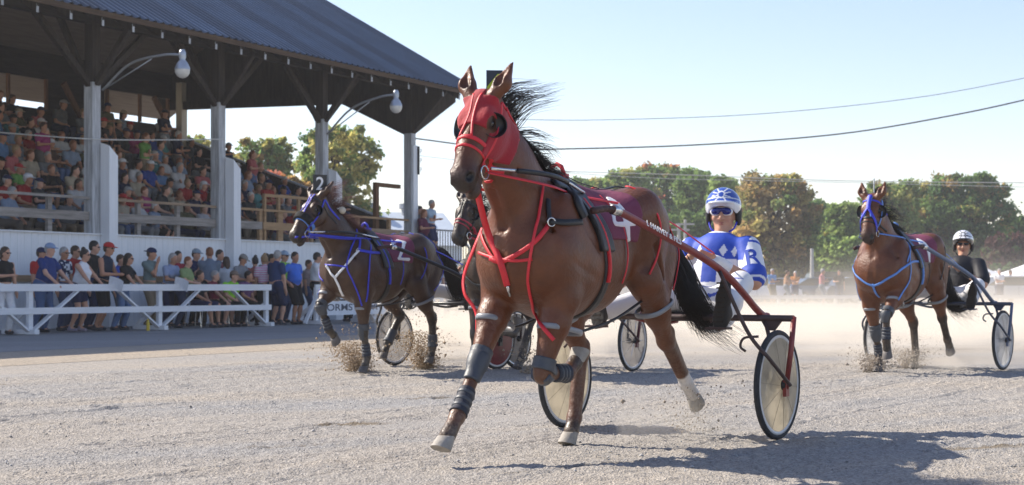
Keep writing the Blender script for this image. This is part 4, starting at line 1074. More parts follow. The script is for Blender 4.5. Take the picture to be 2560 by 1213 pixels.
    for s,n in ((1,'l'),(-1,'r')):
        an=J[n+'an']; heel=np.array([-1.225,s*.425,.715]); toe=np.array([-1.235,s*.455,.95])
        sdf_obj('boot',[cone(heel,heel*.4+toe*.6,.040,.047,.02,(.8,1,1)),cone(heel*.4+toe*.6,toe,.047,.036,.02,(.7,1,1)),cone(an,an+(J[n+'kn']-an)*.35,.050,.055,.03),cone(heel,an,.045,.05,.03),cut((-1.185,0,0),(1,0,.04))],v,mat('boot_leather',(.035,.031,.028),rough=.6,var=.3,bump=.3,bscale=40),body)
        m=MB()
        for k in range(9):
            p=heel*(1-k/8)+toe*(k/8); m.box((-1.187,p[1],p[2]-.0),(.006,.062+.012*math.sin(k),.010))
        m.build('boot_tread',mat('boot_sole',(.045,.036,.028),rough=.9,var=.4,vscale=25,bump=.4),body)
        # gloves: palm, four fingers closed round the rein, and a thumb
        d=J[n+'wr']-J[n+'el']; gl=hand_prims(J[n+'wr']-d*.06,d+np.array([.05,-s*.03,.02]),(0,-s*.9,-.35),curl=1.1,grip=True,thumb=(0,0,1))
        sdf_obj('glove',[Prim('cone',q.a,q.b,q.ra*1.18,q.rb*1.18,(1,1,1),q.k) for q in gl]+[cone(J[n+'wr']-d*.18,J[n+'wr'],.036,.033,.02)],.005,mat('glove_%s'%spec.get('glove','white'),(.66,.66,.68) if spec.get('glove','white')=='white' else (.02,.02,.025),rough=.7,bump=.3,bscale=30),body)
    # helmet
    hc=spec.get('helmet',(.03,.075,.36)); h2=spec.get('helmet2',(.62,.64,.68))
    def hcol(V):
        q=(V-HQ(0,0,0))@R; C=np.tile(np.array(hc),(len(V),1)); zz=q[:,2]-.06-q[:,0]*.12
        C[(zz<.036)&(zz>.028)]=h2; C[(zz<.004)]=h2; 
        if spec.get('emblem',True):
            p=np.stack([q[:,1],q[:,2]-.128],1); f_=q[:,0]>.02
            C[f_&(np.abs(np.linalg.norm(p,axis=1)-.022)<.0045)]=h2
            for e in (1,-1):
                for a in (-.9,-.3,.3,.9):
                    dd=np.array([math.cos(a)*e,math.sin(a)]); t=np.clip(p@dd-.030,0,.03); C[f_&(np.linalg.norm(p-dd*(t[:,None]+.030),axis=1)<.004)]=h2
        return C
    hel=[HE(-.012,0,.055,.142,.118,.128,.01),HE(.105,0,.072,.070,.082,.016,.03),cut(HQ(.0,0,.030),HQ(-.62,0,-1)-HQ(0,0,0)),cut(HQ(.0,0,.060),HQ(.35,0,-1.0)-HQ(0,0,0)) if False else HE(.06,0,-.02,.10,.088,.085,.02,'sub')]
    sdf_obj('helmet',hel,.006,mat('helmet_paint',(.5,.5,.5),rough=.18,spec=.6,tint=True,coat=.5),body,hcol)
    for s in (1,-1): sdf_obj('helmet_ear_pad',[HE(-.025,s*.098,-.012,.052,.022,.062,.01),HE(-.03,s*.094,.03,.07,.024,.045,.01)],.008,mat('helmet_pad',(.02,.02,.022),rough=.7),body)
    rod('chin_strap',bezier([HQ(-.0,.098,-.03),HQ(.035,.070,-.10),HQ(.045,0,-.124),HQ(.035,-.070,-.10),HQ(-.0,-.098,-.03)],8),.006,spec.get('strapm',BLUE),body)
    if spec.get('goggles','blue')=='blue':
        fr=[HE(.078,.033,.016,.026,.042,.033,.015),HE(.078,-.033,.016,.026,.042,.033,.015),HE(.075,0,.026,.028,.060,.020,.01)]
        sdf_obj('goggle_frame',fr,.0045,mat('white_goggle_frame',(.72,.72,.72),rough=.35),body)
        le=[HE(.089,.034,.017,.022,.034,.0255,.012),HE(.089,-.034,.017,.022,.034,.0255,.012),HE(.088,0,.028,.022,.050,.013,.01)]
        sdf_obj('goggle_lens',le,.004,mat('blue_mirror_lens',(.012,.018,.16),rough=.08,spec=.8,metal=.3),body)
    else:
        sdf_obj('sunglasses',[HE(.086,.034,.016,.018,.032,.019,.004),HE(.086,-.034,.016,.018,.032,.019,.004),cone(HQ(.09,.03,.026),HQ(.09,-.03,.026),.006,.006,.004)],.006,mat('dark_lens',(.01,.01,.012),rough=.15,spec=.7),body)
    lip=mat('lips',(.36,.13,.10),rough=.5)
    sdf_obj('mouth',[HE(.0965,0,-.0575,.006,.020,.0045,.004),HE(.0945,0,-.0685,.007,.017,.005,.004)],.003,lip,body)
    if text:
        n='l'; a=J['lsh']*.50+J['lel']*.50; ax=(J['lel']-J['lsh']); ax/=np.linalg.norm(ax); out=np.array([.85,.52,.1]); out-=ax*(out@ax); out/=np.linalg.norm(out)
        xx=np.cross(-ax,out); M=Matrix(np.stack([xx,-ax,out],1).tolist()).to_4x4()
        t=text_mesh('sleeve_letter',text,.17,mat('blue_letter',tuple(B),rough=.6),body,Matrix.Translation(Vector(a+out*.05))@M,True,.012)
        # bend the letter round the sleeve
        for vv in t.data.vertices:
            p=np.array(vv.co)-a; tt=p@ax; l=p@xx; rr=.083; th=l/rr; up=p@out-.05
            vv.co=Vector(a+ax*tt+(out*math.cos(th)+xx*math.sin(th))*(rr+up*.25+.0015))
    return body,J,fb
if want('h1'):
    RUST=mat('dark_rusty_tube',(.055,.032,.030),rough=.55,var=.3,vscale=14,bump=.2)
    REDP=mat('red_sulky_paint',(.21,.032,.028),rough=.38,var=.25,vscale=9,bump=.1)
    sulky(U1,'red sulky with cream disc wheels behind the nearest horse',REDP,{1:'cream',-1:'cream'},"L HARVEY & FILS",RUST)
    driver(U1,'driver in blue and white colours and blue goggles on the red sulky',dict(stripe=True,dy=.085),'R')
# ---------------------------------------------------------------- the other three horses, sulkies and drivers
if want('h2'):
    o,rz=unit(*U2)
    H2=dict(loc=o,rz=rz,dx=-.10,sx=1.07,poll=(.75,0,1.83),muz=(1.13,0,1.44),coat=(.052,.023,.011),legdark=.85,corondark=.9,seed=9,mouth=.02,
      lf=[(.25,.17,.87),(.20,.14,.45),(.15,.14,.18),(.18,.14,.09),(.20,.14,.0)],
      rf=[(.36,-.17,.92),(.56,-.15,.72),(.43,-.15,.47),(.35,-.15,.41),(.29,-.15,.35)],
      lh=[(-.62,.18,.95),(-.94,.15,.565),(-.96,.14,.25),(-.93,.14,.15),(-.91,.14,.06)],
      rh=[(-.42,-.18,.93),(-.74,-.15,.60),(-.52,-.15,.30),(-.48,-.15,.21),(-.46,-.15,.12)],
      tail=[(-1.13,0,1.34),(-1.30,0,1.30),(-1.44,0,1.16),(-1.52,0,.98),(-1.62,0,.84),(-1.80,0,.76)],hoofmat=HOOF_DARK,mane_wind=.7,manemat=HAIR_BROWN)
    h2,f2,b2=build_horse('race_horse',H2,'dark brown racehorse with a black shadow roll and royal blue harness by the fence',.0145)
    harness(H2,h2,f2,b2,dict(strap=BLUE,strap2=BLUE,sw=.6,breast=False,num='2',shadow=True,nose=LTBLUE,brow=BLACK,cups=True,boots=('lf','rf','lh','rh'),gx=.06,pole=1,hands={1:(-1.62,.20,1.12),-1:(-1.62,-.12,1.12)}))
    T2=tracer(U2,b2)
    for nm_,pts_,wd_,mt_ in (('breast_strap',[(970,632),(930,632),(897,627)],.03,BLUE),('neck_strap',[(890,572),(893,600),(897,627)],.024,BLUE),('chest_cross',[(897,627),(868,660),(838,694)],.026,WHITE),('chest_cross',[(817,664),(826,678),(838,694)],.026,WHITE),('chest_cross',[(838,694),(848,715),(858,738)],.026,WHITE),
        ('hobble_hanger',[(890,575),(872,640),(868,672),(885,710),(905,765)],.016,BLUE),('cross_strap',[(815,662),(840,664),(868,668)],.016,BLUE)):
        ribbon(nm_,f2,[T2(*q) for q in pts_],wd_,mt_,h2,off=.009)
    for s in (1,-1): ribbon('neck_strap',f2,[H2['A'](.19,-.12,1.45),H2['A'](.30,-.22,1.32),H2['A'](.46,-.24,1.12),H2['A'](.57,-.10,1.0)],.018,BLUE,h2,off=.008) if s<0 else None
    ring('buckle',T2(897,627),(.5,.8,0),.026,.005,STEEL,h2)
    number_plate(h2,Vector(H2['H'](-.02,.0,.03))+Vector((-.04,0,0)),(.45,.85,0),.15,.20,'2',mat('black_plate',(.012,.013,.016),rough=.4),NUMW)
    q=b2.find_nearest(Vector((.45,.1,1.72)))[0]; m=bmesh.new(); bmesh.ops.create_icosphere(m,subdivisions=3,radius=.038); me=bpy.data.meshes.new('ear_plug_ball'); m.to_mesh(me); m.free(); me.materials.append(mat('cream_ball',(.55,.50,.40),rough=.8)); bo=link(bpy.data.objects.new('ear_plug_ball',me),h2); bo.location=q+Vector((0,.02,.04))
    sulky(U2,'black sulky with a spoked wheel behind the dark brown horse',mat('black_sulky_paint',(.018,.018,.022),rough=.35),{1:'red',-1:'spoke'})
    driver(U2,'driver in black with red trim and white trousers behind the dark brown horse',dict(vox=.014,plain=True,c2=(.02,.02,.022),helmet=(.45,.03,.03),goggles='dark',strapm=BLACK,emblem=False,skin=2,turn=.3))
if want('h3'):
    o,rz=unit(*U3)
    H3=dict(loc=o,rz=rz,dx=-.17,sx=1.07,poll=(.49,0,1.83),muz=(.70,.02,1.43),coat=(.115,.037,.013),legdark=.9,corondark=.9,seed=12,mouth=.01,
      lf=[(.20,.17,.88),(.49,.15,.64),(.47,.14,.37),(.45,.14,.28),(.42,.14,.20)],
      rf=[(.20,-.17,.88),(.06,-.15,.43),(-.03,-.15,.18),(.0,-.14,.09),(.02,-.14,.0)],
      lh=[(-.78,.18,.97),(-1.09,.15,.58),(-1.25,.15,.33),(-1.31,.15,.26),(-1.37,.15,.20)],
      rh=[(-.62,-.18,.94),(-1.0,-.15,.52),(-1.04,-.14,.18),(-1.0,-.14,.09),(-.98,-.14,.0)],
      tail=[(-1.17,0,1.34),(-1.30,.03,1.22),(-1.38,.06,1.0),(-1.44,.10,.82),(-1.56,.16,.68),(-1.76,.24,.60)],hoofmat=HOOF_DARK,mane_wind=.75)
    h3,f3,b3=build_horse('race_horse',H3,'bay racehorse with a pale blue breast collar, at the right of the track',.0145)
    harness(H3,h3,f3,b3,dict(strap=LTBLUE,strap2=LTBLUE,sw=.75,num='1',nose=BLACK,brow=BLUE,boots=('lf','rf'),hang=BLACK,gx=.02,pole=0,cupr=.068,hands={1:(-1.62,.20,1.12),-1:(-1.62,-.12,1.12)}))
    HH3=H3['H']
    ribbon('blaze_strap',f3,[HH3(-.02,0,.12),HH3(.2,0,.12),HH3(.36,0,.12)],.045,BLUE,h3,off=.012)
    for s in (1,-1): ribbon('blaze_strap',f3,[HH3(.34,0,.12),HH3(.46,s*.05,.11),HH3(.62,s*.09,.04),HH3(.78,s*.09,-.05)],.028,BLUE,h3,off=.014)
    number_plate(h3,Vector(HH3(-.02,.0,.03))+Vector((-.05,0,0)),(-.45,.89,0),.11,.17,'1',mat('grey_plate',(.22,.26,.32),rough=.4),NUMW)
    sulky(U3,'blue sulky with clear disc wheels at the right of the track',mat('blue_sulky_paint',(.085,.12,.20),rough=.35,var=.15),{1:'white',-1:'white'},None,mat('navy_tube',(.035,.045,.075),rough=.4))
    driver(U3,'driver in a black jacket and plain white helmet on the blue sulky',dict(vox=.012,plain=True,c2=(.015,.016,.022),helmet=(.70,.71,.73),helmet2=(.03,.03,.035),goggles='dark',glove='black',strapm=BLACK,skin=0,turn=.35,dy=.06,sleeve=.75))
if want('h4'):
    o,rz=unit(*U4)
    H4=dict(loc=o,rz=rz,dx=-.06,sx=1.07,poll=(.75,0,1.76),muz=(.98,-.02,1.40),coat=(.030,.016,.010),legdark=.9,seed=15,mouth=.01,
      rf=[(.34,-.17,.88),(.44,-.15,.44),(.44,-.15,.17),(.47,-.14,.09),(.49,-.14,.0)],
      lf=[(.30,.17,.88),(.42,.14,.47),(.14,.13,.44),(.06,.13,.50),(.02,.13,.57)],
      lh=[(-.60,.18,.95),(-.92,.15,.57),(-1.0,.14,.26),(-1.0,.14,.16),(-1.0,.14,.08)],
      rh=[(-.40,-.18,.93),(-.70,-.15,.58),(-.52,-.15,.24),(-.46,-.15,.12),(-.42,-.15,.04)],
      tail=[(-1.12,0,1.34),(-1.24,0,1.24),(-1.32,.02,1.02),(-1.38,.04,.84),(-1.5,.06,.70),(-1.66,.1,.6)],hoofmat=HOOF_DARK,mane_wind=.5)
    h4,f4,b4=build_horse('race_horse',H4,'black racehorse almost hidden behind the chest of the nearest horse',.016)
    DR=mat('crimson_nylon',(.30,.015,.04),rough=.5)
    harness(H4,h4,f4,b4,dict(strap=BLACK,strap2=RED,nose=DR,brow=BLACK,boots=(),gx=.08,pole=0,cupr=.068,hands={1:(-1.62,.20,1.12),-1:(-1.62,-.12,1.12)}))
    sulky(U4,'dark sulky with one grey disc wheel and one spoked wheel behind the nearest horse',mat('maroon_sulky_paint',(.09,.02,.03),rough=.4),{1:'spoke',-1:'grey'},None,mat('dark_rusty_tube',(.055,.032,.030),rough=.55))
    driver(U4,'driver in white trousers half hidden behind the flank of the nearest horse',dict(vox=.014,c2=(.25,.02,.03),helmet=(.08,.08,.09),goggles='dark',strapm=BLACK,skin=1,turn=.2))
# ---------------------------------------------------------------- ground and track
def ground_mat(name, c1, c2, c3, sc=1.0, grain=1.0):
    m=bpy.data.materials.new(name); m.use_nodes=True; t=m.node_tree; N=t.nodes; L=t.links; b=N['Principled BSDF']; b.inputs['Roughness'].default_value=.95; b.inputs['Specular IOR Level'].default_value=.15
    tc=N.new('ShaderNodeTexCoord'); mp=N.new('ShaderNodeMapping'); mp.inputs['Rotation'].default_value=(0,0,math.radians(90-31)); L.new(tc.outputs['Object'],mp.inputs[0])
    st=N.new('ShaderNodeMapping'); st.inputs['Scale'].default_value=(1,.16,1); L.new(mp.outputs[0],st.inputs[0])
    n1=N.new('ShaderNodeTexNoise'); n1.inputs['Scale'].default_value=.55*sc; n1.inputs['Detail'].default_value=7; n1.inputs['Roughness'].default_value=.6; L.new(st.outputs[0],n1.inputs[0])
    n2=N.new('ShaderNodeTexNoise'); n2.inputs['Scale'].default_value=42*sc; n2.inputs['Detail'].default_value=6; n2.inputs['Roughness'].default_value=.75; L.new(tc.outputs['Object'],n2.inputs[0])
    n3=N.new('ShaderNodeTexVoronoi'); n3.inputs['Scale'].default_value=75*sc; L.new(tc.outputs['Object'],n3.inputs[0])
    r1=N.new('ShaderNodeValToRGB'); e=r1.color_ramp.elements; e[0].position=.36; e[0].color=rgb(c1); e[1].position=.64; e[1].color=rgb(c2); L.new(n1.outputs[0],r1.inputs[0])
    r2=N.new('ShaderNodeMapRange'); r2.inputs[1].default_value=.35; r2.inputs[2].default_value=.68; r2.inputs[3].default_value=1-.42*grain; r2.inputs[4].default_value=1+.30*grain; L.new(n2.outputs[0],r2.inputs[0])
    sc_=N.new('ShaderNodeVectorMath'); sc_.operation='SCALE'; L.new(r1.outputs[0],sc_.inputs[0]); L.new(r2.outputs[0],sc_.inputs['Scale'])
    # darker damp clods
    n4=N.new('ShaderNodeTexNoise'); n4.inputs['Scale'].default_value=2.2*sc; n4.inputs['Detail'].default_value=5; L.new(st.outputs[0],n4.inputs[0])
    r4=N.new('ShaderNodeMapRange'); r4.inputs[1].default_value=.66; r4.inputs[2].default_value=.74; L.new(n4.outputs[0],r4.inputs[0])
    mx=N.new('ShaderNodeMix'); mx.data_type='RGBA'; L.new(r4.outputs[0],mx.inputs['Factor']); L.new(sc_.outputs[0],mx.inputs['A']); mx.inputs['B'].default_value=rgb(c3); L.new(mx.outputs['Result'],b.inputs['Base Color'])
    ad=N.new('ShaderNodeMath'); ad.operation='ADD'; L.new(n2.outputs[0],ad.inputs[0])
    sm=N.new('ShaderNodeMath'); sm.operation='MULTIPLY'; sm.inputs[1].default_value=.55; L.new(n3.outputs[0],sm.inputs[0]); L.new(sm.outputs[0],ad.inputs[1])
    bp=N.new('ShaderNodeBump'); bp.inputs['Strength'].default_value=.9*grain; bp.inputs['Distance'].default_value=.020; L.new(ad.outputs[0],bp.inputs['Height'])
    n5=N.new('ShaderNodeTexNoise'); n5.inputs['Scale'].default_value=5*sc; n5.inputs['Detail'].default_value=4; L.new(st.outputs[0],n5.inputs[0])
    b2=N.new('ShaderNodeBump'); b2.inputs['Strength'].default_value=.45; b2.inputs['Distance'].default_value=.06; L.new(n5.outputs[0],b2.inputs['Height']); L.new(bp.outputs[0],b2.inputs['Normal']); L.new(b2.outputs[0],b.inputs['Normal'])
    return m
WD=Vector((.477,.879,0)); ND=Vector((.879,-.477,0)); PB=Vector((-9.54,35.46,0))      # grandstand: along, towards the track, first post
STRZ=math.atan2(WD.y,WD.x)
def SW(a,m,z=0): return PB+WD*a-ND*m+Vector((0,0,z))
if want('set'):
    gm=ground_mat('infield_soil',(.33,.28,.22),(.40,.35,.29),(.20,.17,.13),.5)
    tag(meshobj('ground',[(-900,-20,-.03),(900,-20,-.03),(900,2500,-.03),(-900,2500,-.03)],[(0,1,2,3)],gm),kind='structure')
    tm=ground_mat('limestone_track',(.455,.405,.345),(.375,.365,.355),(.23,.19,.14))
    # the track: a band 24 m wide in front of the fence line, finely divided and slightly rutted
    fo=Vector((-9.31,30.1,0)); d=Vector((.487,.8735,0)); nn=Vector((.8735,-.487,0))
    def band_sheet(name,s0,s1,t0,t1,z,mt,ds,dt):
        na=int((s1-s0)/ds)+1; nb=int((t1-t0)/dt)+1; S_,T_=np.meshgrid(np.linspace(s0,s1,na),np.linspace(t0,t1,nb),indexing='ij')
        V=np.stack([fo.x+d.x*S_+nn.x*T_,fo.y+d.y*S_+nn.y*T_,np.full_like(S_,z)],-1).reshape(-1,3); i=np.arange(na*nb).reshape(na,nb)
        Fq=np.stack([i[:-1,:-1],i[1:,:-1],i[1:,1:],i[:-1,1:]],-1).reshape(-1,4)[:,::-1]
        return tag(meshobj(name,V,Fq,mt,None,True),kind='structure')
    band_sheet('track',-60,160,4.8,30,-.014,tm,10,2)
    rg=np.random.default_rng(11)
    def vnoise(n0,n1,sx,sy):
        g=rg.uniform(-1,1,(int(n0/sx)+3,int(n1/sy)+3)); a=np.arange(n0)/sx; b=np.arange(n1)/sy; ia=a.astype(int); ib=b.astype(int); fa=(a-ia)[:,None]; fb=(b-ib)[None]; fa=fa*fa*(3-2*fa); fb=fb*fb*(3-2*fb)
        return g[np.ix_(ia,ib)]*(1-fa)*(1-fb)+g[np.ix_(ia+1,ib)]*fa*(1-fb)+g[np.ix_(ia,ib+1)]*(1-fa)*fb+g[np.ix_(ia+1,ib+1)]*fa*fb
    # grid laid along the direction of racing (p) and across it (q)
    pd=Vector((-.537,-.843,0)); qd=Vector((.843,-.537,0)); c0=Vector((.4,11.5,0)); st_=.021; np_,nq_=int(17/st_),int(15/st_)
    pu=(np.arange(np_)-np_/2)*st_; qu=(np.arange(nq_)-nq_/2)*st_
    Z=.0050*vnoise(np_,nq_,1.6,1.4)+.0036*vnoise(np_,nq_,3.2,2.4)+.0016*vnoise(np_,nq_,14,4)+.010*vnoise(np_,nq_,60,9)+.010*vnoise(np_,nq_,160,26)+.012*vnoise(np_,nq_,90,70)
    Z+=.0016*np.sin(2*np.pi*qu[None]/.13+5*vnoise(np_,nq_,120,50))*(.5+.5*vnoise(np_,nq_,90,40)); Z+=.0032*rg.normal(0,1,Z.shape)
    for k in range(90):      # hoof dents with a pushed-up rim
        a,b=rg.uniform(-8,8),rg.uniform(-7,7); i0,i1=int((a-.3)/st_+np_/2),int((a+.3)/st_+np_/2); j0,j1=int((b-.3)/st_+nq_/2),int((b+.3)/st_+nq_/2); i0,j0=max(i0,0),max(j0,0)
        if i1<=i0 or j1<=j0: continue
        A_=pu[i0:i1][:,None]-a; B_=qu[j0:j1][None]-b; r_=np.sqrt((A_/1.5)**2+B_**2); Z[i0:i1,j0:j1]+=rg.uniform(.4,1)*(-.030*np.exp(-(r_/.055)**2)+.016*np.exp(-((r_-.09)/.035)**2))
    for b in (-5.4,-4.0,-2.9,-1.3,.2,.95,1.9,3.1,-.745,.745,4.4):      # narrow wheel ruts
        w_=qu-b-.15*math.sin(b*3); Z+=(-.014*np.exp(-(w_/.022)**2)+.007*np.exp(-((np.abs(w_)-.05)/.022)**2))[None]*(.6+.4*vnoise(np_,nq_,40,nq_))
    ed=np.minimum(np.minimum(np.arange(np_)[:,None],np_-1-np.arange(np_)[:,None]),np.minimum(np.arange(nq_)[None],nq_-1-np.arange(nq_)[None])); Z=np.where(ed<25,Z*ed/25-.02*(1-ed/25),Z)
    XX=c0.x+pd.x*pu[:,None]+qd.x*qu[None]; YY=c0.y+pd.y*pu[:,None]+qd.y*qu[None]; i_=np.arange(np_*nq_).reshape(np_,nq_)
    near=meshobj('raked_track_surface',np.stack([XX,YY,Z],-1).reshape(-1,3),np.stack([i_[:-1,:-1],i_[1:,:-1],i_[1:,1:],i_[:-1,1:]],-1).reshape(-1,4),tm,None,False); tag(near,kind='structure')
    band_sheet('dusty_track_edge',-60,160,5.1,8.6,-.011,ground_mat('beige_stone_dust',(.46,.39,.31),(.42,.37,.31),(.30,.25,.19)),10,1)
    am=ground_mat('apron_asphalt',(.25,.245,.245),(.30,.295,.29),(.19,.185,.18),1.0,.5)
    band_sheet('asphalt_apron',-60,160,-6,5.6,-.008,am,10,2)
# ---------------------------------------------------------------- grandstand
def plank_mat(name, c, var=.3, axis='Z', rough=.8, sc=3):
    if name in MATS: return MATS[name]
    m=bpy.data.materials.new(name); m.use_nodes=True; MATS[name]=m; t=m.node_tree; N=t.nodes; L=t.links; b=N['Principled BSDF']; b.inputs['Roughness'].default_value=rough; b.inputs['Specular IOR Level'].default_value=.2
    tc=N.new('ShaderNodeTexCoord'); mp=N.new('ShaderNodeMapping'); s=[sc*5,sc*5,sc*5]; s['XYZ'.index(axis)]=sc*.4; mp.inputs['Scale'].default_value=s; L.new(tc.outputs['Object'],mp.inputs[0])
    n=N.new('ShaderNodeTexNoise'); n.inputs['Scale'].default_value=1; n.inputs['Detail'].default_value=8; n.inputs['Roughness'].default_value=.7; L.new(mp.outputs[0],n.inputs[0])
    r=N.new('ShaderNodeValToRGB'); e=r.color_ramp.elements; e[0].position=.35; e[0].color=rgb([x*(1-var) for x in c]); e[1].position=.62; e[1].color=rgb([min(1,x*(1+var*.5)) for x in c]); L.new(n.outputs[0],r.inputs[0]); L.new(r.outputs[0],b.inputs['Base Color'])
    bp=N.new('ShaderNodeBump'); bp.inputs['Strength'].default_value=.3; bp.inputs['Distance'].default_value=.01; L.new(n.outputs[0],bp.inputs['Height']); L.new(bp.outputs[0],b.inputs['Normal'])
    return m
if want('set'):
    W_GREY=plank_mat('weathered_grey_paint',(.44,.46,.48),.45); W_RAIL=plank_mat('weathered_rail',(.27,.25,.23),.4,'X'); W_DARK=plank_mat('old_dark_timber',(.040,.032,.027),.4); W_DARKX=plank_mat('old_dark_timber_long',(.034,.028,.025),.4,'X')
    W_NEW=plank_mat('new_pine',(.36,.235,.13),.25,'X'); W_WHITE=plank_mat('white_painted_boards',(.74,.77,.80),.05,'Z',.6); W_BROWN=plank_mat('brown_timber',(.16,.085,.045),.35); W_CREAM=plank_mat('cream_paint',(.52,.48,.38),.15)
    st=empty('grandstand',PB,STRZ,'old open wooden grandstand with a steep blue metal roof','grandstand')
    PA=[-8.96,-4.48,0,4.45,8.93,13.5]
    EZ,EY,SL,RY=6.76,-1.5,.57,5.0; X0,X1=-13.0,15.8
    # roof: ribbed metal sheets, both slopes
    def roof_sheet(name,y0,y1,z0,z1):
        per=.26; n=int((X1-X0)/per); xs=[];hs=[]
        for i in range(n):
            x=X0+i*per
            for f_,h in ((0,0),(.12,.007),(.25,.026),(.38,.048),(.5,.055),(.62,.048),(.75,.026),(.88,.007)): xs.append(x+f_*per); hs.append(h)
        xs=np.array(xs);hs=np.array(hs); L_=math.hypot(y1-y0,z1-z0); ny,nz=-(z1-z0)/L_,(y1-y0)/L_
        if nz<0: ny,nz=-ny,-nz
        rows=[]
        K=6
        for k in range(K+1):
            t=k/K; lap=.006*((k%2)*2-1)
            rows.append(np.stack([xs,y0+(y1-y0)*t+ny*(hs),z0+(z1-z0)*t+nz*(hs)],1))
        V=np.concatenate(rows); m_=len(xs); i=np.arange((K+1)*m_).reshape(K+1,m_)
        Fq=np.stack([i[:-1,:-1],i[:-1,1:],i[1:,1:],i[1:,:-1]],-1).reshape(-1,4)
        
        rgt=np.random.default_rng(5); pan=rgt.uniform(.72,1.25,400); cr=(hs/.055); tn=(.62+1.05*cr**3)*pan[(xs/1.04).astype(int)+20]; rowf=rgt.uniform(.85,1.12,(K+1,400)); C=np.concatenate([np.outer(tn*rowf[k][(xs/1.04).astype(int)+20],(.040,.064,.104)) for k in range(K+1)])  # sheen on the ribs painted in: crests lighter, valleys darker; sheet tones vary at random
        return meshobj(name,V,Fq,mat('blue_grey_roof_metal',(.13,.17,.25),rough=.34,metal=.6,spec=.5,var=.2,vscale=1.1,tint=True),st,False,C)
    RZ=EZ+SL*(RY-EY)
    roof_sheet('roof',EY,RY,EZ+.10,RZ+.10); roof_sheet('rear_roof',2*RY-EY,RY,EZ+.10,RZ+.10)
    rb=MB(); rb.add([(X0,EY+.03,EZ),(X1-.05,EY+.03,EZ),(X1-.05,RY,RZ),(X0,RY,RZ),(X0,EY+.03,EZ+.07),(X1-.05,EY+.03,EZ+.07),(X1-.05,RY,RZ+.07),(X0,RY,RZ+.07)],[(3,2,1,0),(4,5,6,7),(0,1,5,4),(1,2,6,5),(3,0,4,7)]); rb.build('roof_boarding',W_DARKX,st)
    rb=MB(); e2=2*RY-EY; rb.add([(X0,e2-.03,EZ),(X1-.05,e2-.03,EZ),(X1-.05,RY+.002,RZ),(X0,RY+.002,RZ),(X0,e2-.03,EZ+.07),(X1-.05,e2-.03,EZ+.07),(X1-.05,RY+.002,RZ+.07),(X0,RY+.002,RZ+.07)],[(0,1,2,3),(7,6,5,4),(4,5,1,0),(5,6,2,1),(4,0,3,7)]); rb.build('rear_roof_boarding',plank_mat('pale_boards',(.15,.13,.115),.2,'X'),st)
    MB().beam((X0,EY+.005,EZ+.05),(X1-1.9,EY+.005,EZ+.05),.03,.12).build('eave_board',plank_mat('dark_brown_fascia',(.085,.055,.035),.3,'X'),st)
    x=X0+.4; 
    while x<X1-1.5:
        MB().beam((x,EY+.06,EZ-.10),(x,RY-.1,EZ-.10+SL*(RY-.1-EY-.06)),.055,.17).build('rafter',W_DARK,st)
        MB().add([(x-.03,EY+.045,EZ-.20),(x+.03,EY+.045,EZ-.20),(x+.03,EY+.045,EZ-.02),(x-.03,EY+.045,EZ-.02),(x-.03,EY+.058,EZ-.20),(x+.03,EY+.058,EZ-.20),(x+.03,EY+.058,EZ-.02),(x-.03,EY+.058,EZ-.02)],[(0,1,2,3),(7,6,5,4),(0,4,5,1),(3,2,6,7),(1,5,6,2),(0,3,7,4)]).build('rafter_tip',W_GREY,st)
        x+=.95
    MB().beam((X0,0,EZ+.30),(X1-2.2,0,EZ+.30),.22,.34).build('front_plate',W_DARKX,st)
    MB().beam((X0,0,EZ-.62),(13.3,0,EZ-.62),.05,.10).build('tie_beam',W_DARKX,st) if False else None
    for a in PA:
        MB().box((a,0,2.78),(.26,.26,5.56)).build('post',W_GREY,st)
        if a>13: MB().box((a+.05,-.16,2.6),(.26,.05,5.2)).build('post_board',W_WHITE,st)
        MB().box((a,0,6.3),(.24,.24,1.48)).build('post_head',W_DARK,st)
        if a<13:
            for s in (1,-1): MB().beam((a+s*.10,0,5.50),(a+s*1.75,0,6.92),.13,.13).build('brace',W_DARK,st)
            MB().beam((a,-.12,5.52),(a,EY+.35,EZ+.02),.12,.13).build('eave_brace',W_DARK,st)
            MB().beam((a,.12,5.52),(a,1.5,EZ+1.3),.12,.13).build('inner_brace',W_DARK,st)
        # white painted prop in front of each post
        if a<13: MB().add([(a+.10,-.42,0),(a+.38,-.42,0),(a+.38,-.42,3.9),(a+.10,-.42,4.12),(a+.10,-.15,0),(a+.38,-.15,0),(a+.38,-.15,3.98),(a+.10,-.15,4.20)],[(0,1,2,3),(7,6,5,4),(0,4,5,1),(1,5,6,2),(3,2,6,7),(0,3,7,4)]).build('white_prop',W_WHITE,st)
    # boarded haunches at the end post
    a=13.5
    def slabpoly(name,pts,t,axis,mt):
        n=len(pts); d_=Vector(axis)*t; V=[Vector(p)-d_/2 for p in pts]+[Vector(p)+d_/2 for p in pts]
        Fc=[tuple(range(n))[::-1],tuple(range(n,2*n))]+[(i,(i+1)%n,n+(i+1)%n,n+i) for i in range(n)]
        return meshobj(name,V,Fc,mt,st)
    slabpoly('haunch_board',[(a,-.0,5.45),(a+2.15,-.3,6.72),(a+2.15,-.3,7.25),(a,0,7.25)],.10,(0,1,0),W_DARK)
    slabpoly('haunch_board',[(a,.0,5.45),(a,0,7.25),(a,2.7,7.25),(a,2.7,6.70)],.10,(1,0,0),W_DARK)
    slabpoly('haunch_board',[(a,-.0,5.45),(a,0,7.0),(a,-1.3,6.95),(a,-1.3,6.72)],.09,(1,0,0),W_DARK)
    slabpoly('gable_boards',[(13.62,-.1,6.72),(13.62,10.0,6.95),(13.62,10.0,RZ-SL*5.0),(13.62,RY,RZ-.02),(13.62,-.1,EZ+SL*1.4)],.06,(1,0,0),W_DARK)
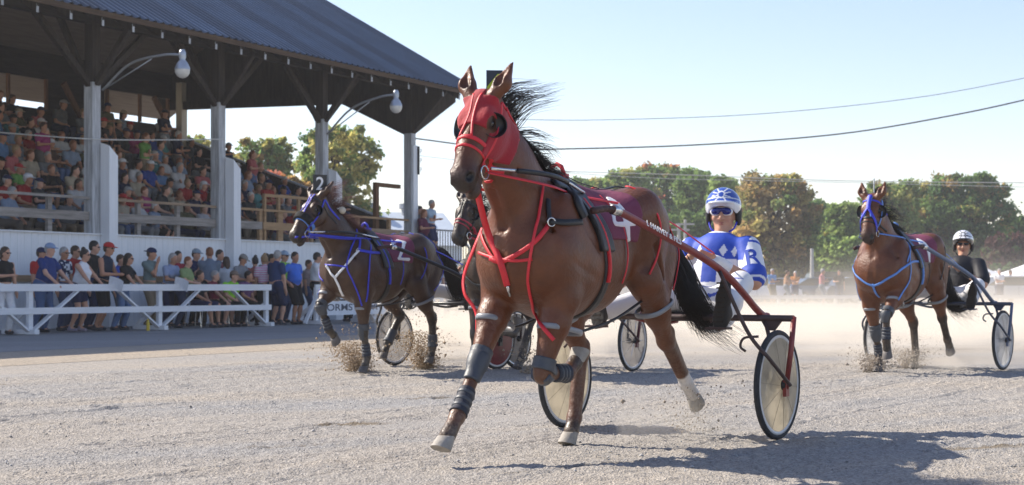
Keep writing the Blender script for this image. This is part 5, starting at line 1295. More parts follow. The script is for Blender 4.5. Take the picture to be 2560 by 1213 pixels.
    MB().beam((13.5,.15,6.66),(13.5,9.9,6.92),.16,.26).build('end_beam',W_DARK,st)
    # walls
    per=.20; n=int(25/per); V=[];Fc=[]
    xs=[]
    for i in range(n):
        x=-13+i*per; xs+=[(x,0.0),(x+.012,.012),(x+.024,0.0),(x+per-.001,0.0)]
    for z in (0,2.1):
        for xx,dd in xs: V.append((xx,-.14+dd,z))
    m_=len(xs)
    for i in range(m_-1): Fc.append((i,i+1,m_+i+1,m_+i))
    meshobj('front_wall',V,Fc,W_WHITE,st); MB().box((-.5,-.10,2.112),(25,.20,.03)).build('wall_cap',W_WHITE,st)
    MB().beam((-13,-.17,1.10),(11.9,-.17,1.10),.04,.14).build('chair_rail',W_NEW,st)
    # tiers and benches
    RN=9; ry=lambda i:1.35+i*.86; rzf=lambda i:1.80+i*.40
    tb=MB()
    V=[];prof=[(0,1.75),(1.0,1.75)]
    for i in range(RN): prof+=[(ry(i)-.35,rzf(i)-.4 if i else 1.75),(ry(i)-.35,rzf(i))]
    prof+=[(9.4,rzf(RN-1))]
    for x in (-13,13.4):
        for y,z in prof: V.append((x,y,z))
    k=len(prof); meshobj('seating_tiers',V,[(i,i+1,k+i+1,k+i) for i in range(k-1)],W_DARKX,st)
    for i in range(RN): MB().box((.2,ry(i)+.02,rzf(i)+.43),(26.2,.30,.045)).build('bench',plank_mat('worn_bench_board',(.16,.135,.11),.35,'X'),st)
    # rear wall with its openings, end parapet
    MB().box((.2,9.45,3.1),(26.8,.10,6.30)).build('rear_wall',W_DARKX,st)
    MB().box((.2,9.45,7.62),(26.8,.10,.95)).build('rear_header',W_DARKX,st)
    MB().box((9.2,9.44,6.70),(2.4,.13,.92)).build('rear_panel',W_DARKX,st); MB().box((-2.0,9.44,6.70),(2.4,.13,.92)).build('rear_panel',W_DARKX,st)
    for x in (3.4,4.9,6.4,7.9,10.5,12.0,13.35): MB().box((x,9.36,6.70),(.09,.09,.90)).build('window_post',W_BROWN,st)
    for x in (9.4,13.5): MB().box((x,8.9,6.2),(.28,.24,2.9)).build('rear_post',W_CREAM,st)
    for x0,x1 in ((8.2,9.2),(12.2,13.3)): MB().beam((x0,8.95,7.05),(x1,8.95,5.7),.10,.16).build('rear_brace',W_BROWN,st)
    slabpoly('end_parapet',[(13.62,.9,1.75),(13.62,9.3,4.6),(13.62,9.3,5.92),(13.62,.9,2.92)],.06,(1,0,0),W_DARK)
    MB().beam((13.62,.8,2.93),(13.62,9.3,5.97),.15,.05).build('parapet_cap',W_GREY,st)
    # front rails
    def rail(x0,x1,mt1,mt2):
        MB().beam((x0,-.02,2.52),(x1,-.02,2.52),.05,.20).build('lower_rail',mt1,st); MB().beam((x0,-.02,2.93),(x1,-.02,2.93),.07,.06).build('upper_rail',mt2,st)
    rail(-8.8,-.14,W_RAIL,W_RAIL); rail(.14,4.32,W_RAIL,plank_mat('tan_rail',(.30,.22,.15),.3,'X')); rail(4.58,6.2,W_RAIL,W_NEW); rail(6.25,8.80,W_NEW,W_NEW); rail(9.06,13.37,plank_mat('tan_rail',(.30,.22,.15),.3,'X'),W_NEW)
    for x in (-3.3,-1.3,1.55,2.95,6.2,7.1,10.2,10.75,12.4): MB().box((x,.045,2.38),(.12,.09,1.10)).build('rail_post',W_RAIL if x<6 else W_NEW,st)
    for x in (6.4,7.0,7.9,8.5): MB().box((x,.04,2.55),(.08,.07,1.55)).build('new_stud',W_NEW,st)
    MB().beam((6.36,.04,3.33),(8.55,.04,3.33),.08,.08).build('new_rail',W_NEW,st)
    # timber frame by the end post, landing and stairs
    MB().box((12.1,.3,2.80),(.16,.12,2.2)).build('door_frame_post',W_BROWN,st); MB().beam((12.02,.3,3.95),(13.37,.3,3.95),.12,.12).build('door_frame_head',W_BROWN,st)
    MB().box((15.0,.9,1.70),(2.6,2.2,.10)).build('landing',W_DARKX,st)
    IRON=mat('grey_iron',(.14,.14,.15),rough=.5)
    for i in range(15):
        x=13.75+i*.16; MB().box((x,-.15,2.2),(.022,.022,.9)).build('baluster',IRON,st)
    MB().beam((13.7,-.15,2.68),(16.1,-.15,2.68),.05,.05).build('handrail',IRON,st)
    for i in range(16):
        x=16.15+i*.16; z=2.62-i*.115; MB().box((x,-.15,z-.47),(.022,.022,.92)).build('baluster',IRON,st)
    MB().beam((16.1,-.15,2.68),(18.7,-.15,.82),.05,.05).build('handrail',IRON,st)
    for i in range(8): MB().box((16.45+i*.30,.7,1.55-i*.20),(.32,1.6,.05)).build('stair_tread',W_DARKX,st)
    MB().box((13.66,-.16,4.75),(.05,.16,.85)).build('sign_board',mat('dark_sign_board',(.02,.02,.022),rough=.6),st)
    Mx=Matrix(((0,0,1),(1,0,0),(0,1,0))).to_4x4()
    for i in range(3): text_mesh('sign_letter','P',.22,mat('sign_white',(.6,.6,.6)),st,Matrix.Translation((13.60+.13,-.262,5.02-i*.28))@Matrix(((1,0,0),(0,0,-1),(0,1,0))).to_4x4())
    # lamps hung from the posts
    def lamp(base,head,label):
        base=Vector(base); head=Vector(head); L_=empty('street_lamp',base,0,label,'lamp'); q=head-base
        rod('arm',bezier([Vector((0,0,0)),q*.35+Vector((0,0,.42)),q*.75+Vector((0,0,.42)),q+Vector((0,0,.30))],8),.028,mat('grey_steel',(.32,.34,.36),rough=.45,metal=.4),L_)
        rod('stay',[Vector((0,0,0)),q*.62+Vector((0,0,.40))],.016,mat('grey_steel',(.32,.34,.36)),L_)
        MB().lathe([(0,.42),(.05,.42),(.075,.36),(.08,.25),(.06,.20),(.12,.12),(.165,.02),(.17,-.02)],q,(0,0,1),24).build('hood',mat('lamp_hood',(.38,.42,.48),rough=.35,metal=.5),L_,True)
        MB().lathe([(.165,-.02),(.16,-.09),(.12,-.16),(.06,-.20),(0,-.21)],q,(0,0,1),24).build('globe',mat('lamp_globe',(.62,.62,.58),rough=.25,var=.1),L_,True)
    lamp(P(256,226,35.2),P(456,172,34.2),'bulb-shaped street lamp on the first grandstand post, at left'); lamp(P(818,336,43.1),P(990,264,42.2),'bulb-shaped street lamp hung beside the end post under the roof corner')
    rod_=MB().tube(bezier([P(-20,330,35.0),P(230,348,35.2),P(420,350,37.0),P(560,348,39.0)],6),.014,5).build('rope',mat('pale_rope',(.55,.55,.52))); tag(rod_,'pale rope strung across the grandstand from post to post','rope')

# ---------------------------------------------------------------- trackside fence
def fence_at(px): s=.0379*(3490-px); D=3900/s; return Vector(((px-CXP)*D/F_PX,D,0))
if want('set'):
    WF=plank_mat('white_fence_paint',(.74,.75,.77),.08,'X',.6)
    def fence(p0,p1,posts,label,mid=True,vees=True,frame_legs=False):
        a=fence_at(p0); b=fence_at(p1); u=(b-a).normalized(); rz=math.atan2(u.y,u.x); Lf=(b-a).length
        r=empty('rail_fence',a,rz,label,'fence'); 
        MB().beam((0,-.06,.905),(Lf,-.06,.905),.045,.14).build('top_rail',WF,r)
        if mid: MB().beam((0,-.06,.46),(Lf,-.06,.44),.045,.125).build('middle_rail',WF,r)
        ps=[(fence_at(q)-a).length for q in posts]
        for i,x in enumerate(ps):
            MB().box((x,0,.45),(.11,.075,.90)).build('post',WF,r); MB().box((x,.25,.05),(.12,.9,.09)).build('foot',WF,r)
            MB().beam((x,.06,.50),(x,.62,.10),.09,.05,(1,0,0)).build('prop',WF,r)
            if vees and i+1<len(ps):
                y=ps[i+1]; mid_=(x+y)/2
                MB().beam((x+.05,-.015,.06),(x+(y-x)*.34,-.015,.84),.035,.11,(0,1,0)).build('diagonal',WF,r) if True else None
                MB().beam((y-.05,-.015,.06),(y-(y-x)*.34,-.015,.84),.035,.11,(0,1,0)).build('diagonal',WF,r)
            if frame_legs:
                for s in (1,-1): MB().beam((x+s*.02,.0,.62),(x+s*.45,.0,.03),.05,.09,(0,1,0)).build('leg',WF,r)
        return r,u,Lf
    fence(-330,672,[-300,74,398,665],'white rail fence with diagonal braces holding back the crowd at left')
    r,u,Lf=fence(783,1190,[790,935,1080,1180],'white rail fence with a lettered banner behind the dark brown horse',True,True,True)
    bn=MB().box((1.50,-.145,.49),(2.75,.02,.54)).build('banner',mat('banner_vinyl',(.70,.73,.78),rough=.6,var=.06)); bn.location=r.location; bn.rotation_euler=r.rotation_euler; tag(bn,'white banner with dark lettering hung on the fence behind the dark brown horse','banner')
    text_mesh('banner_lettering','ORMSTOWN',.235,mat('banner_ink',(.06,.07,.10)),bn,Matrix.Translation((1.55,-.158,.40))@Matrix.Rotation(math.pi/2,4,'X')@Matrix.Diagonal((1.75,1,1,1)))
# ---------------------------------------------------------------- people along the fence
FACE=math.atan2(ND.y,ND.x)
NAVY=(.016,.025,.075); BLK=(.014,.014,.016); RD=(.42,.03,.03); WHT=(.68,.69,.72); JEAN=(.07,.12,.24); GREY=(.20,.22,.24); KHAKI=(.20,.16,.11); DBRN=(.06,.045,.03)
FENCE_CROWD=[ # px, metres behind the fence, height, pose, turn towards the right (deg), label, look
 (14,.35,1.68,'cup',10,'woman in a black sleeveless top and white trousers holding a can',dict(shirt=BLK,sleeve=0,pants=WHT,hair='brown',shades=1,female=True,long=.3)),
 (104,1.4,1.72,'side',20,'man in a red shirt and dark cap half hidden behind the navy shirt',dict(shirt=RD,cap=NAVY,pants=BLK)),
 (124,.40,1.78,'rail',25,'heavy man in a navy shirt, pale blue cap and jeans leaning on the fence',dict(shirt=(.022,.045,.17),cap=(.22,.30,.45),pants=JEAN,g=1.2,hair='grey')),
 (161,1.3,1.74,'side',20,'grey-haired man in a navy and white patterned shirt',dict(shirt=NAVY,shirt2=WHT,pat='print',hair='grey',shades=1)),
 (189,2.0,1.80,'side',25,'man in glasses and a red shirt behind the woman in white',dict(shirt=RD,hair='brown',shades=1)),
 (211,.40,1.68,'rail',30,'woman in a white tank top and denim shorts with her hair in a bun',dict(shirt=WHT,sleeve=0,pants=NAVY,bottom=.55,hair='dark',bun=1,shades=1,female=True,g=1.08,skin=0,shoes=(.25,.22,.28))),
 (236,1.5,1.90,'side',30,'tall man in a black T-shirt and sunglasses',dict(shirt=BLK,pants=NAVY,hair='black',shades=1)),
 (270,.5,1.84,'paper',30,'man in a red cap and navy tank top holding race papers',dict(shirt=(.020,.030,.055),sleeve=0,cap=RD,pants=BLK,bottom=.9,shades=1,skin=3)),
 (302,1.5,1.62,'side',20,'person in a bright blue shirt behind the woman in black',dict(shirt=(.03,.08,.40),pants=GREY,hair='brown')),
 (320,.40,1.62,'rail',35,'young woman in a black T-shirt and jeans with glasses, leaning on the fence',dict(shirt=BLK,pants=(.10,.17,.32),hair='dark',long=.8,female=True,shades=1)),
 (379,.7,1.76,'chin',25,'man in a grey-green T-shirt with a backward cap and a hand at his chin',dict(shirt=(.13,.18,.18),pants=KHAKI,cap=NAVY,backcap=1,skin=3)),
 (432,.8,1.66,'paper',15,'grey-haired woman in a pale blue top and dark cardigan',dict(shirt=(.28,.34,.50),pants=NAVY,hair='grey',long=.4,female=True)),
 (446,1.7,1.74,'side',10,'man in a dark red T-shirt behind the grey-haired woman',dict(shirt=(.28,.02,.04),pants=BLK,hair='black')),
 (469,.45,1.58,'paper',30,'woman with red-blond hair in an olive green T-shirt holding papers',dict(shirt=(.20,.27,.12),pants=(.03,.04,.08),hair='red',g=1.15,female=True,skin=2)),
 (491,1.6,1.80,'chin',10,'man in a dark navy shirt and grey-blue cap with hands at his face',dict(shirt=NAVY,pants=BLK,cap=(.22,.28,.34))),
 (523,.9,1.82,'cross',150,'man with his back turned in a slate grey T-shirt',dict(shirt=(.12,.16,.22),pants=BLK,hair='red',g=1.1)),
 (550,1.7,1.80,'side',20,'dark-haired man in a plaid red shirt',dict(shirt=(.25,.04,.05),shirt2=(.05,.05,.08),pat='check',pants=BLK,hair='dark')),
 (565,1.1,1.62,'side',150,'woman with long brown hair seen from behind in a pale grey T-shirt',dict(shirt=(.42,.46,.52),pants=BLK,hair='brown',long=1,female=True)),
 (583,.5,1.50,'lap',10,'youngster in a lime green shirt and brown cap sitting at the fence',dict(seated=True,shirt=(.26,.65,.04),pants=BLK,cap=(.20,.15,.12))),
 (606,.9,1.68,'paper',20,'man in a grey T-shirt and grey cap looking down',dict(shirt=(.20,.21,.23),pants=JEAN,cap=(.24,.23,.21),nod=.5)),
 (637,1.2,1.64,'side',150,'person with black hair seen from behind near the pink striped top',dict(shirt=(.35,.12,.10),pants=BLK,hair='black',bun=1,female=True)),
 (660,.8,1.68,'side',160,'woman with a fair bun in a pink and white striped top',dict(shirt=(.62,.22,.40),shirt2=WHT,pat='stripe',pants=BLK,hair='blond',bun=1,female=True)),
 (666,2.2,1.76,'side',20,'man with black hair just showing above the fair bun',dict(shirt=GREY,hair='black')),
 (680,1.9,1.74,'side',20,'person with dark hair just behind the man in navy shorts',dict(shirt=(.5,.3,.3),hair='dark')),
 (694,.35,1.78,'side',95,'man in a navy T-shirt and navy shorts standing in the fence gap',dict(shirt=(.02,.045,.13),pants=(.015,.025,.07),bottom=.95,hair='grey',g=1.2)),
 (711,1.6,1.82,'side',10,'man in a lime green shirt and pale cap behind the blue shirt',dict(shirt=(.22,.55,.06),cap=(.30,.40,.52),shades=1)),
 (738,.5,1.76,'hips',10,'man in an open bright blue shirt and dark shorts',dict(shirt=(.05,.16,.62),pants=BLK,bottom=.95,hair='dark',g=1.1,skin=3)),
 (772,1.4,1.60,'side',30,'person with brown hair behind the man in the white shirt',dict(shirt=(.25,.2,.2),hair='brown')),
 (793,.9,1.78,'cross',55,'dark-haired man in a white long-sleeved shirt',dict(shirt=WHT,sleeve=1,pants=BLK,hair='dark',shades=1)),
 (500,.6,1.6,'lap',20,'person in black sitting low behind the fence beside the green T-shirt',dict(seated=True,shirt=BLK,pants=NAVY,bottom=.9,hair='brown')),
 (538,.7,1.6,'knees',30,'person in a dark red top sitting low behind the fence',dict(seated=True,shirt=(.2,.03,.05),pants=BLK,bottom=.8,hair='grey')),
 (620,.6,1.6,'lap',20,'person in a purple top sitting low by the last fence brace',dict(seated=True,shirt=(.14,.06,.16),pants=BLK,hair='dark',skin=3)),
 (870,1.1,1.72,'side',20,'man in a grey shirt behind the white banner',dict(shirt=GREY,pants=BLK,hair='brown')),
 (1010,1.2,1.75,'side',20,'man in a dark shirt behind the fence beneath the dark horse',dict(shirt=BLK,pants=JEAN,hair='dark')),
 (1118,1.0,1.72,'side',20,'person in a pale shirt by the far fence end',dict(shirt=WHT,pants=JEAN,hair='grey')),
]
FNN=Vector((.8735,-.487,0))
if want('crowd'):
    for i,(px,back,ht,pose,turn,lab,sp) in enumerate(FENCE_CROWD):
        rg=np.random.default_rng(100+i); sp=dict(sp); sp.setdefault('skin',i%4); sp.setdefault('sleeve',.55); sp.setdefault('turn',rg.uniform(-.1,.25))
        J=standing(pose,ht,sp.get('g',1.0),sp.get('seated',False),rg)
        # keep the head under the surveyed pixel: walk back along the line of sight
        f0=fence_at(px); dr=Vector((px-CXP,F_PX,0)); dr/=F_PX; k=back/(-(dr.dot(FNN))) ; pos=f0+dr*k
        rz=FACE+math.radians(turn)-math.radians(15); c,s=math.cos(rz),math.sin(rz); hx=J['head']*(ht/1.75)
        pos=Vector((pos.x-(c*hx[0]-s*hx[1])*.8,pos.y,0))
        o=add_person('person',J,sp,pos,rz,.0165,lab,'spectators along the fence'); k_=ht/1.75 if not sp.get('seated') else .95; o.scale=(k_,k_,k_)
        if sp.get('seated'):      # a folding chair under each seated person
            ch=empty('folding_chair',pos,rz,'folding chair under the '+lab.split(' sitting')[0],'chair','folding chairs behind the fence')
            MB().box((0,0,.43),(.42,.44,.03)).build('seat',BLACK,ch); MB().box((-.21,0,.72),(.03,.44,.30)).build('backrest',BLACK,ch)
            for sx in (1,-1):
                for sy in (1,-1): MB().tube([(sx*.19,sy*.2,.43),(sx*.22,sy*.2,0)],.012,6).build('leg',STEEL,ch)
    # race papers
    for px,lab in ((285,'white race paper held by the man in the red cap'),(448,'white race paper held over the fence by the woman in green')):
        f0=fence_at(px)+Vector((.05,-.12,0)); m=MB()
        V=[];n=6
        for i in range(n+1):
            for j in (0,1): V.append((i/n*.34-.17,.04*math.sin(i/n*3)+j*.05,j*.24))
        V+= [(x,y+.002,z) for x,y,z in V]; q=2*(n+1); Fc=[(2*i,2*i+2,2*i+3,2*i+1) for i in range(n)]+[(q+2*i,q+2*i+1,q+2*i+3,q+2*i+2) for i in range(n)]
        p=meshobj('race_paper',V,Fc,mat('paper',(.72,.74,.78),rough=.7,var=.08,vscale=30)); p.location=f0+Vector((0,0,.86)); p.rotation_euler=(.5,.35,-.3); tag(p,lab,'paper')
    tag(MB().lathe([(0,0),(.035,0),(.037,.02),(.037,.16),(.02,.20),(.018,.24),(0,.24)],fence_at(368)+Vector((.1,-.35,.004)),(0,0,1),16).build('bottle',mat('yellow_plastic',(.60,.42,.03),rough=.4)),'yellow bottle standing by the foot of the fence','bottle')
    # ------------------------------------------------------------ spectators in the grandstand
    VAR=[]
    for v,(pose,seat) in enumerate((('knees',1),('lap',1),('cross',1),('cup',1),('paper',1),('knees',1),('cross',0),('cup',0))):
        rg=np.random.default_rng(50+v); J=standing(pose,1.72,1.0+.12*(v%3),bool(seat),rg); R=rotm('Z',rg.uniform(-.25,.35))@rotm('Y',.10); hp,HQ,HE=head_prims(J['head'],R); fem=v%2==1; vx=.022
        g=1.0+.12*(v%3)
        d={'g':g,'seat':seat}
        d['body']=sdf_obj('person',figure_prims(J,g,female=fem)+hp,vx,skin(0))[0]
        d['shirt']=sdf_obj('shirt',figure_prims(J,g,.015,'shirt',.55,female=fem),vx,cloth(WHT))[0]
        d['trousers']=sdf_obj('trousers',figure_prims(J,g,.013,'trousers',bottom=1.0 if v%3 else .9),vx,cloth(NAVY))[0]
        d['shoe']=[sdf_obj('shoe',shoes_prims(J,n),vx,cloth(BLK))[0] for n in 'lr']
        ct=Prim('plane',HQ(.058,0,.045),HQ(1,0,-.35)-HQ(0,0,0),k=.004,op='int')
        d['short']=sdf_obj('hair',[HE(-.022,0,.050,.100,.085,.096,.01),HE(-.050,0,.0,.066,.080,.075,.02),ct],.018,hairm('brown'))[0]
        d['long']=sdf_obj('hair',[HE(-.022,0,.050,.100,.087,.096,.01),HE(-.050,0,.0,.066,.084,.075,.02),cone(HQ(-.06,0,0),HQ(-.075,0,-.13),.075,.055,.03),ct],.018,hairm('brown'))[0]
        d['cap']=sdf_obj('cap',[HE(-.010,0,.060,.112,.092,.084,.01),HE(.115,0,.050,.075,.070,.012,.015),Prim('plane',HQ(0,0,.038),HQ(0,0,-1)-HQ(0,0,0),k=.004,op='int')],.016,cloth(NAVY))[0]
        VAR.append(d)
    def place(src, mt, parent=None):
        c=src.copy(); COL.objects.link(c)
        if parent is not None: c.parent=parent
        c.material_slots[0].link='OBJECT'; c.material_slots[0].material=mt; return c
    def clone_person(v, pos, rz, label, group, shirt, pants, hair, kind, sk, sc=1.0, cap=None, shoe=BLK, parts=True):
        d=VAR[v]; b=place(d['body'],skin(sk)); b.location=pos; b.rotation_euler=(0,0,rz); b.scale=(sc,sc,sc); tag(b,label,'person',group)
        place(d['shirt'],cloth(shirt),b); place(d['trousers'],cloth(pants),b)
        if parts:
            for q in d['shoe']: place(q,cloth(shoe),b)
        if hair!='bald': place(d[kind],hairm(hair),b)
        if cap: place(d['cap'],cloth(cap),b)
        return b
    SHIRTS=[('white',WHT),('navy',NAVY),('coral pink',(.60,.16,.17)),('red',RD),('black',BLK),('sky blue',(.14,.28,.52)),('grey',GREY),('lime green',(.20,.45,.10)),('purple',(.16,.06,.24)),('teal',(.06,.22,.24)),('cream',(.55,.48,.36)),('magenta',(.45,.05,.22)),('royal blue',(.03,.08,.38)),('olive',(.14,.14,.07)),('brown',(.12,.07,.045)),('turquoise',(.14,.42,.42)),('charcoal',(.05,.055,.06)),('pale blue',(.32,.42,.58))]
    ORD=['front','second','third','fourth','fifth','sixth','seventh','eighth','top']
    rg=np.random.default_rng(21); nst=0
    FORCED={}
    for row in range(9):
        used={}
        a=-3.2
        while a<13.2:
            y=1.35+row*.86+rg.uniform(-.04,.04); fz=1.80+row*.40
            p=SW(a,y,fz); px=CXP+p.x*F_PX/p.y
            dens=.86 if a<9.4 else .55
            if row>=7: dens*=.6
            if row==0 and a>6: dens*=.7
            if px>-25 and rg.uniform()<dens:
                bay=0 if a<0 else 1 if a<4.45 else 2 if a<8.9 else 3
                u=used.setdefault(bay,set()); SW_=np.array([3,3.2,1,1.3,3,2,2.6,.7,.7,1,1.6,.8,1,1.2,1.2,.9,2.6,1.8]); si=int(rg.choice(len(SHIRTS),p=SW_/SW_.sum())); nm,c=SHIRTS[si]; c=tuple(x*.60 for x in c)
                v=int(rg.integers(0,6)) if rg.uniform()<.90 else int(rg.integers(6,8))
                hair=str(rg.choice(['brown','grey','dark','black','blond','white','grey','red'])); kind='long' if rg.uniform()<.33 else 'short'; cap=None; what='%s-haired'%hair.replace('dark','dark')
                if rg.uniform()<.28: cn,cap=[('white',WHT),('navy',NAVY),('black',BLK),('red',RD),('beige',(.42,.36,.26)),('navy',NAVY),('grey',(.3,.3,.3)),('black',BLK),('white',WHT)][int(rg.integers(0,9))]; what='%s-capped'%cn
                bayn=['left of the first white post','between first and second white posts','between second and third white posts','right of the third white post'][bay]
                for _t in range(60):
                    if (what,v<6,nm) not in u: break
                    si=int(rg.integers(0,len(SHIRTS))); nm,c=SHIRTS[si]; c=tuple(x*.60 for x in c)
                u.add((what,v<6,nm))
                lab='%s %s spectator in %s, %s row, %s'%(what,'seated' if v<6 else 'standing',nm,ORD[row],bayn)
                pants=[NAVY,BLK,JEAN,KHAKI,GREY,(.10,.09,.08)][int(rg.integers(0,6))]
                pos=p+Vector((0,0,-.02 if v<6 else 0)) - (ND*0.0)
                if v>=6: pos=SW(a,y-.30,fz)
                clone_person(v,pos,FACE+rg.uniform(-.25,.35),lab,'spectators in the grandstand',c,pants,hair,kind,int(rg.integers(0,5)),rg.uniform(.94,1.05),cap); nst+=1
            a+=rg.uniform(.54,.70)
    # people on the landing and far ones in the infield
    for px,py,D,lab,sh,v,hr in ((1047,520,47.6,'man at the left edge of the stair landing in grey',GREY,6,'dark'),(1058,528,47.3,'woman with red hair on the stair landing in dark plum',(.10,.02,.05),7,'red'),(1077,505,47.5,'man in a pale blue shirt leaning on the stair landing rail',(.32,.42,.52),6,'grey'),(845,480,46.5,'person with black hair standing behind the number plate on the dark horse',BLK,6,'black'),(1003,585,45.5,'person in white at the foot of the end post',WHT,7,'white')):
        q=P(px,716,D); clone_person(v,(q.x,q.y,CAMH+(HYP-py)*D/F_PX-1.70),FACE,lab,'people by the stairs',sh,NAVY,hr,'long' if hr=='red' else 'short',1)
    far=[(1440,'white',WHT),(1475,'red',RD),(1545,'cream',(.55,.48,.36)),(1568,'grey',GREY),(1845,'navy',NAVY),(1967,'tan',(.40,.24,.15)),(1988,'orange',(.5,.2,.06)),(2020,'beige',(.5,.42,.34)),(2055,'pink',(.55,.25,.25)),(2098,'black',BLK),(2300,'white',(.6,.6,.6)),(2470,'olive',(.14,.14,.07)),(2498,'white',WHT),(2525,'pale blue',(.32,.42,.58)),(2548,'coral',(.6,.16,.17)),(1905,'brown',(.12,.07,.045)),(1930,'sky blue',(.14,.28,.52))]
    for i,(px,n,c) in enumerate(far):
        D=74+6*((i*5)%4); p=P(px,716,D); seat=px in (1545,2020,1905,2548)
        near={1440:'left of the hidden driver',1475:'left of the hidden driver',1545:'beyond the belly of the nearest horse',1568:'beyond the belly of the nearest horse'}.get(px,'beyond the far rail')
        where=['beside the white car','before the parked cars','by the dark van','near the white tents'][0 if px<1900 else 1 if px<2080 else 2 if px<2250 else 3]
        if px<1600: where=near
        clone_person(6+i%2 if not seat else i%6,(p.x,p.y,-.03),math.radians(-100+40*(i%3)),'distant %s in %s, %s'%('seated onlooker' if seat else 'onlooker',n+(' at far right' if px==2498 else ''),where),'onlookers in the infield',c,[NAVY,KHAKI,GREY][i%3],['grey','brown','white','dark'][i%4],'short',i%4,1.02,None,BLK,False)
    for d in VAR:
        for k,o in d.items():
            for q in (o if isinstance(o,list) else [o]):
                if hasattr(q,'data'): bpy.data.objects.remove(q)
# ---------------------------------------------------------------- trees
def leaf_mat(name):
    m=bpy.data.materials.new(name); m.use_nodes=True; t=m.node_tree; N=t.nodes; L=t.links; b=N['Principled BSDF']; b.inputs['Roughness'].default_value=.6; b.inputs['Specular IOR Level'].default_value=.2
    at=N.new('ShaderNodeAttribute'); at.attribute_name='tint'; tr=N.new('ShaderNodeBsdfTranslucent'); mx=N.new('ShaderNodeMixShader'); mx.inputs[0].default_value=.58
    L.new(at.outputs['Color'],b.inputs['Base Color']); L.new(at.outputs['Color'],tr.inputs[0]); L.new(b.outputs[0],mx.inputs[1]); L.new(tr.outputs[0],mx.inputs[2]); L.new(mx.outputs[0],N['Material Output'].inputs[0]); return m
GREEN=(.165,.26,.075); LGREEN=(.28,.38,.115); YEL=(.48,.43,.14); ORG=(.47,.30,.11); REDL=(.56,.19,.11); DGREEN=(.10,.175,.065); BRN=(.31,.24,.115); PLUM=(.13,.07,.065)
def tree(px, top, hw, D, pal, label, seed, low=.03, nclump=170, nleaf=150, lsz=.44, dense=1.0, group=None):
    rg=np.random.default_rng(seed); base=P(px,716,D); base.z=-.03; Ht=CAMH+(HYP-top)*D/F_PX; R=hw*D/F_PX
    r=empty('tree',base,0,label,'tree',group); BARK=mat('bark',(.075,.055,.04),rough=.9,var=.35,vscale=5,bump=.6,bscale=8)
    # crown envelope: clumps on limbs
    V=[];C=[]; limbs=MB(); trunk_top=Ht*.55
    tr_pts=[(0,0,0),(rg.normal(0,.1),rg.normal(0,.1),Ht*.2),(rg.normal(0,.2),rg.normal(0,.2),Ht*.45),(rg.normal(0,.3),rg.normal(0,.3),Ht*.8)]
    limbs.tube(bezier(tr_pts,4),[max(.04,Ht*.022*(1-i/13)) for i in range(13)],7)
    cl=[]
    for i in range(nclump):
        t=rg.uniform(0,1)**.9; z=Ht*(low+(1-low)*t*.93); env=R*math.sin(math.pi*min(1,max(.10,(1-t)*.72+.16)))**.6*(1+.18*math.sin(3*t+seed))
        a=rg.uniform(0,2*math.pi); q=env*rg.uniform(.25,1.0)**.6; c=np.array([q*math.cos(a),q*math.sin(a),z]); cr=R*rg.uniform(.09,.30)*(1-.25*t)
        cl.append((c,cr)); 
        s=np.array(tr_pts[1])*(.6)+np.array([0,0,max(Ht*.15,z*.6)])
        
        if i%3==0: limbs.tube([s,(s+c)/2+np.array([0,0,.05*Ht]),c],[Ht*.008,Ht*.005,Ht*.002],4,False)
    limbs.build('trunk',BARK,r,True)
    Vs=[];Cs=[]
    for c,cr in cl:
        n=int(nleaf*dense); d=rg.normal(0,1,(n,3)); d/=np.linalg.norm(d,axis=1,keepdims=True); rr=cr*rg.uniform(.05,1.0,(n,1))**.6*(1+.45*rg.normal(0,1,(n,1)).clip(-1,1.6)); ctr=c+d*rr*np.array([1,1,.75])
        k=rg.choice(len(pal),p=np.array([q[1] for q in pal])/sum(q[1] for q in pal)); k2=rg.choice(len(pal),p=np.array([q[1] for q in pal])/sum(q[1] for q in pal))
        base_c=np.array(pal[k][0]); alt=np.array(pal[k2][0]); mixv=rg.uniform(0,.6,(n,1)); col=(base_c*(1-mixv)+alt*mixv)*rg.uniform(.65,1.4,(n,1))
        u=rg.normal(0,1,(n,3)); u/=np.linalg.norm(u,axis=1,keepdims=True); w_=np.cross(u,rg.normal(0,1,(n,3))); w_/=np.linalg.norm(w_,axis=1,keepdims=True)
        s=lsz*rg.uniform(.55,1.25,(n,1))*.5
        q=np.stack([ctr-u*s,ctr+w_*s*.6,ctr+u*s,ctr-w_*s*.6],1).reshape(-1,3); Vs.append(q); Cs.append(np.repeat(col,4,axis=0))
    n=int(2600*dense); zz=rg.uniform(.08,.92,n); aa=rg.uniform(0,2*math.pi,n); ee=R*np.sin(np.pi*np.clip((1-zz)*.72+.16,.1,1))**.6*rg.uniform(0,.85,n)**.5
    ctr=np.stack([ee*np.cos(aa),ee*np.sin(aa),zz*Ht],1); u=rg.normal(0,1,(n,3)); u/=np.linalg.norm(u,axis=1,keepdims=True); w_=np.cross(u,rg.normal(0,1,(n,3))); w_/=np.linalg.norm(w_,axis=1,keepdims=True); s=lsz*rg.uniform(.7,1.5,(n,1))*.55
    Vs.append(np.stack([ctr-u*s,ctr+w_*s*.6,ctr+u*s,ctr-w_*s*.6],1).reshape(-1,3)); Cs.append(np.repeat(np.array(pal[0][0])*rg.uniform(.6,1.3,(n,1)),4,axis=0))
    V=np.concatenate(Vs); C=np.concatenate(Cs); Fq=np.arange(len(V)).reshape(-1,4)
    meshobj('crown',V,Fq,LEAF,r,False,C)
    return r
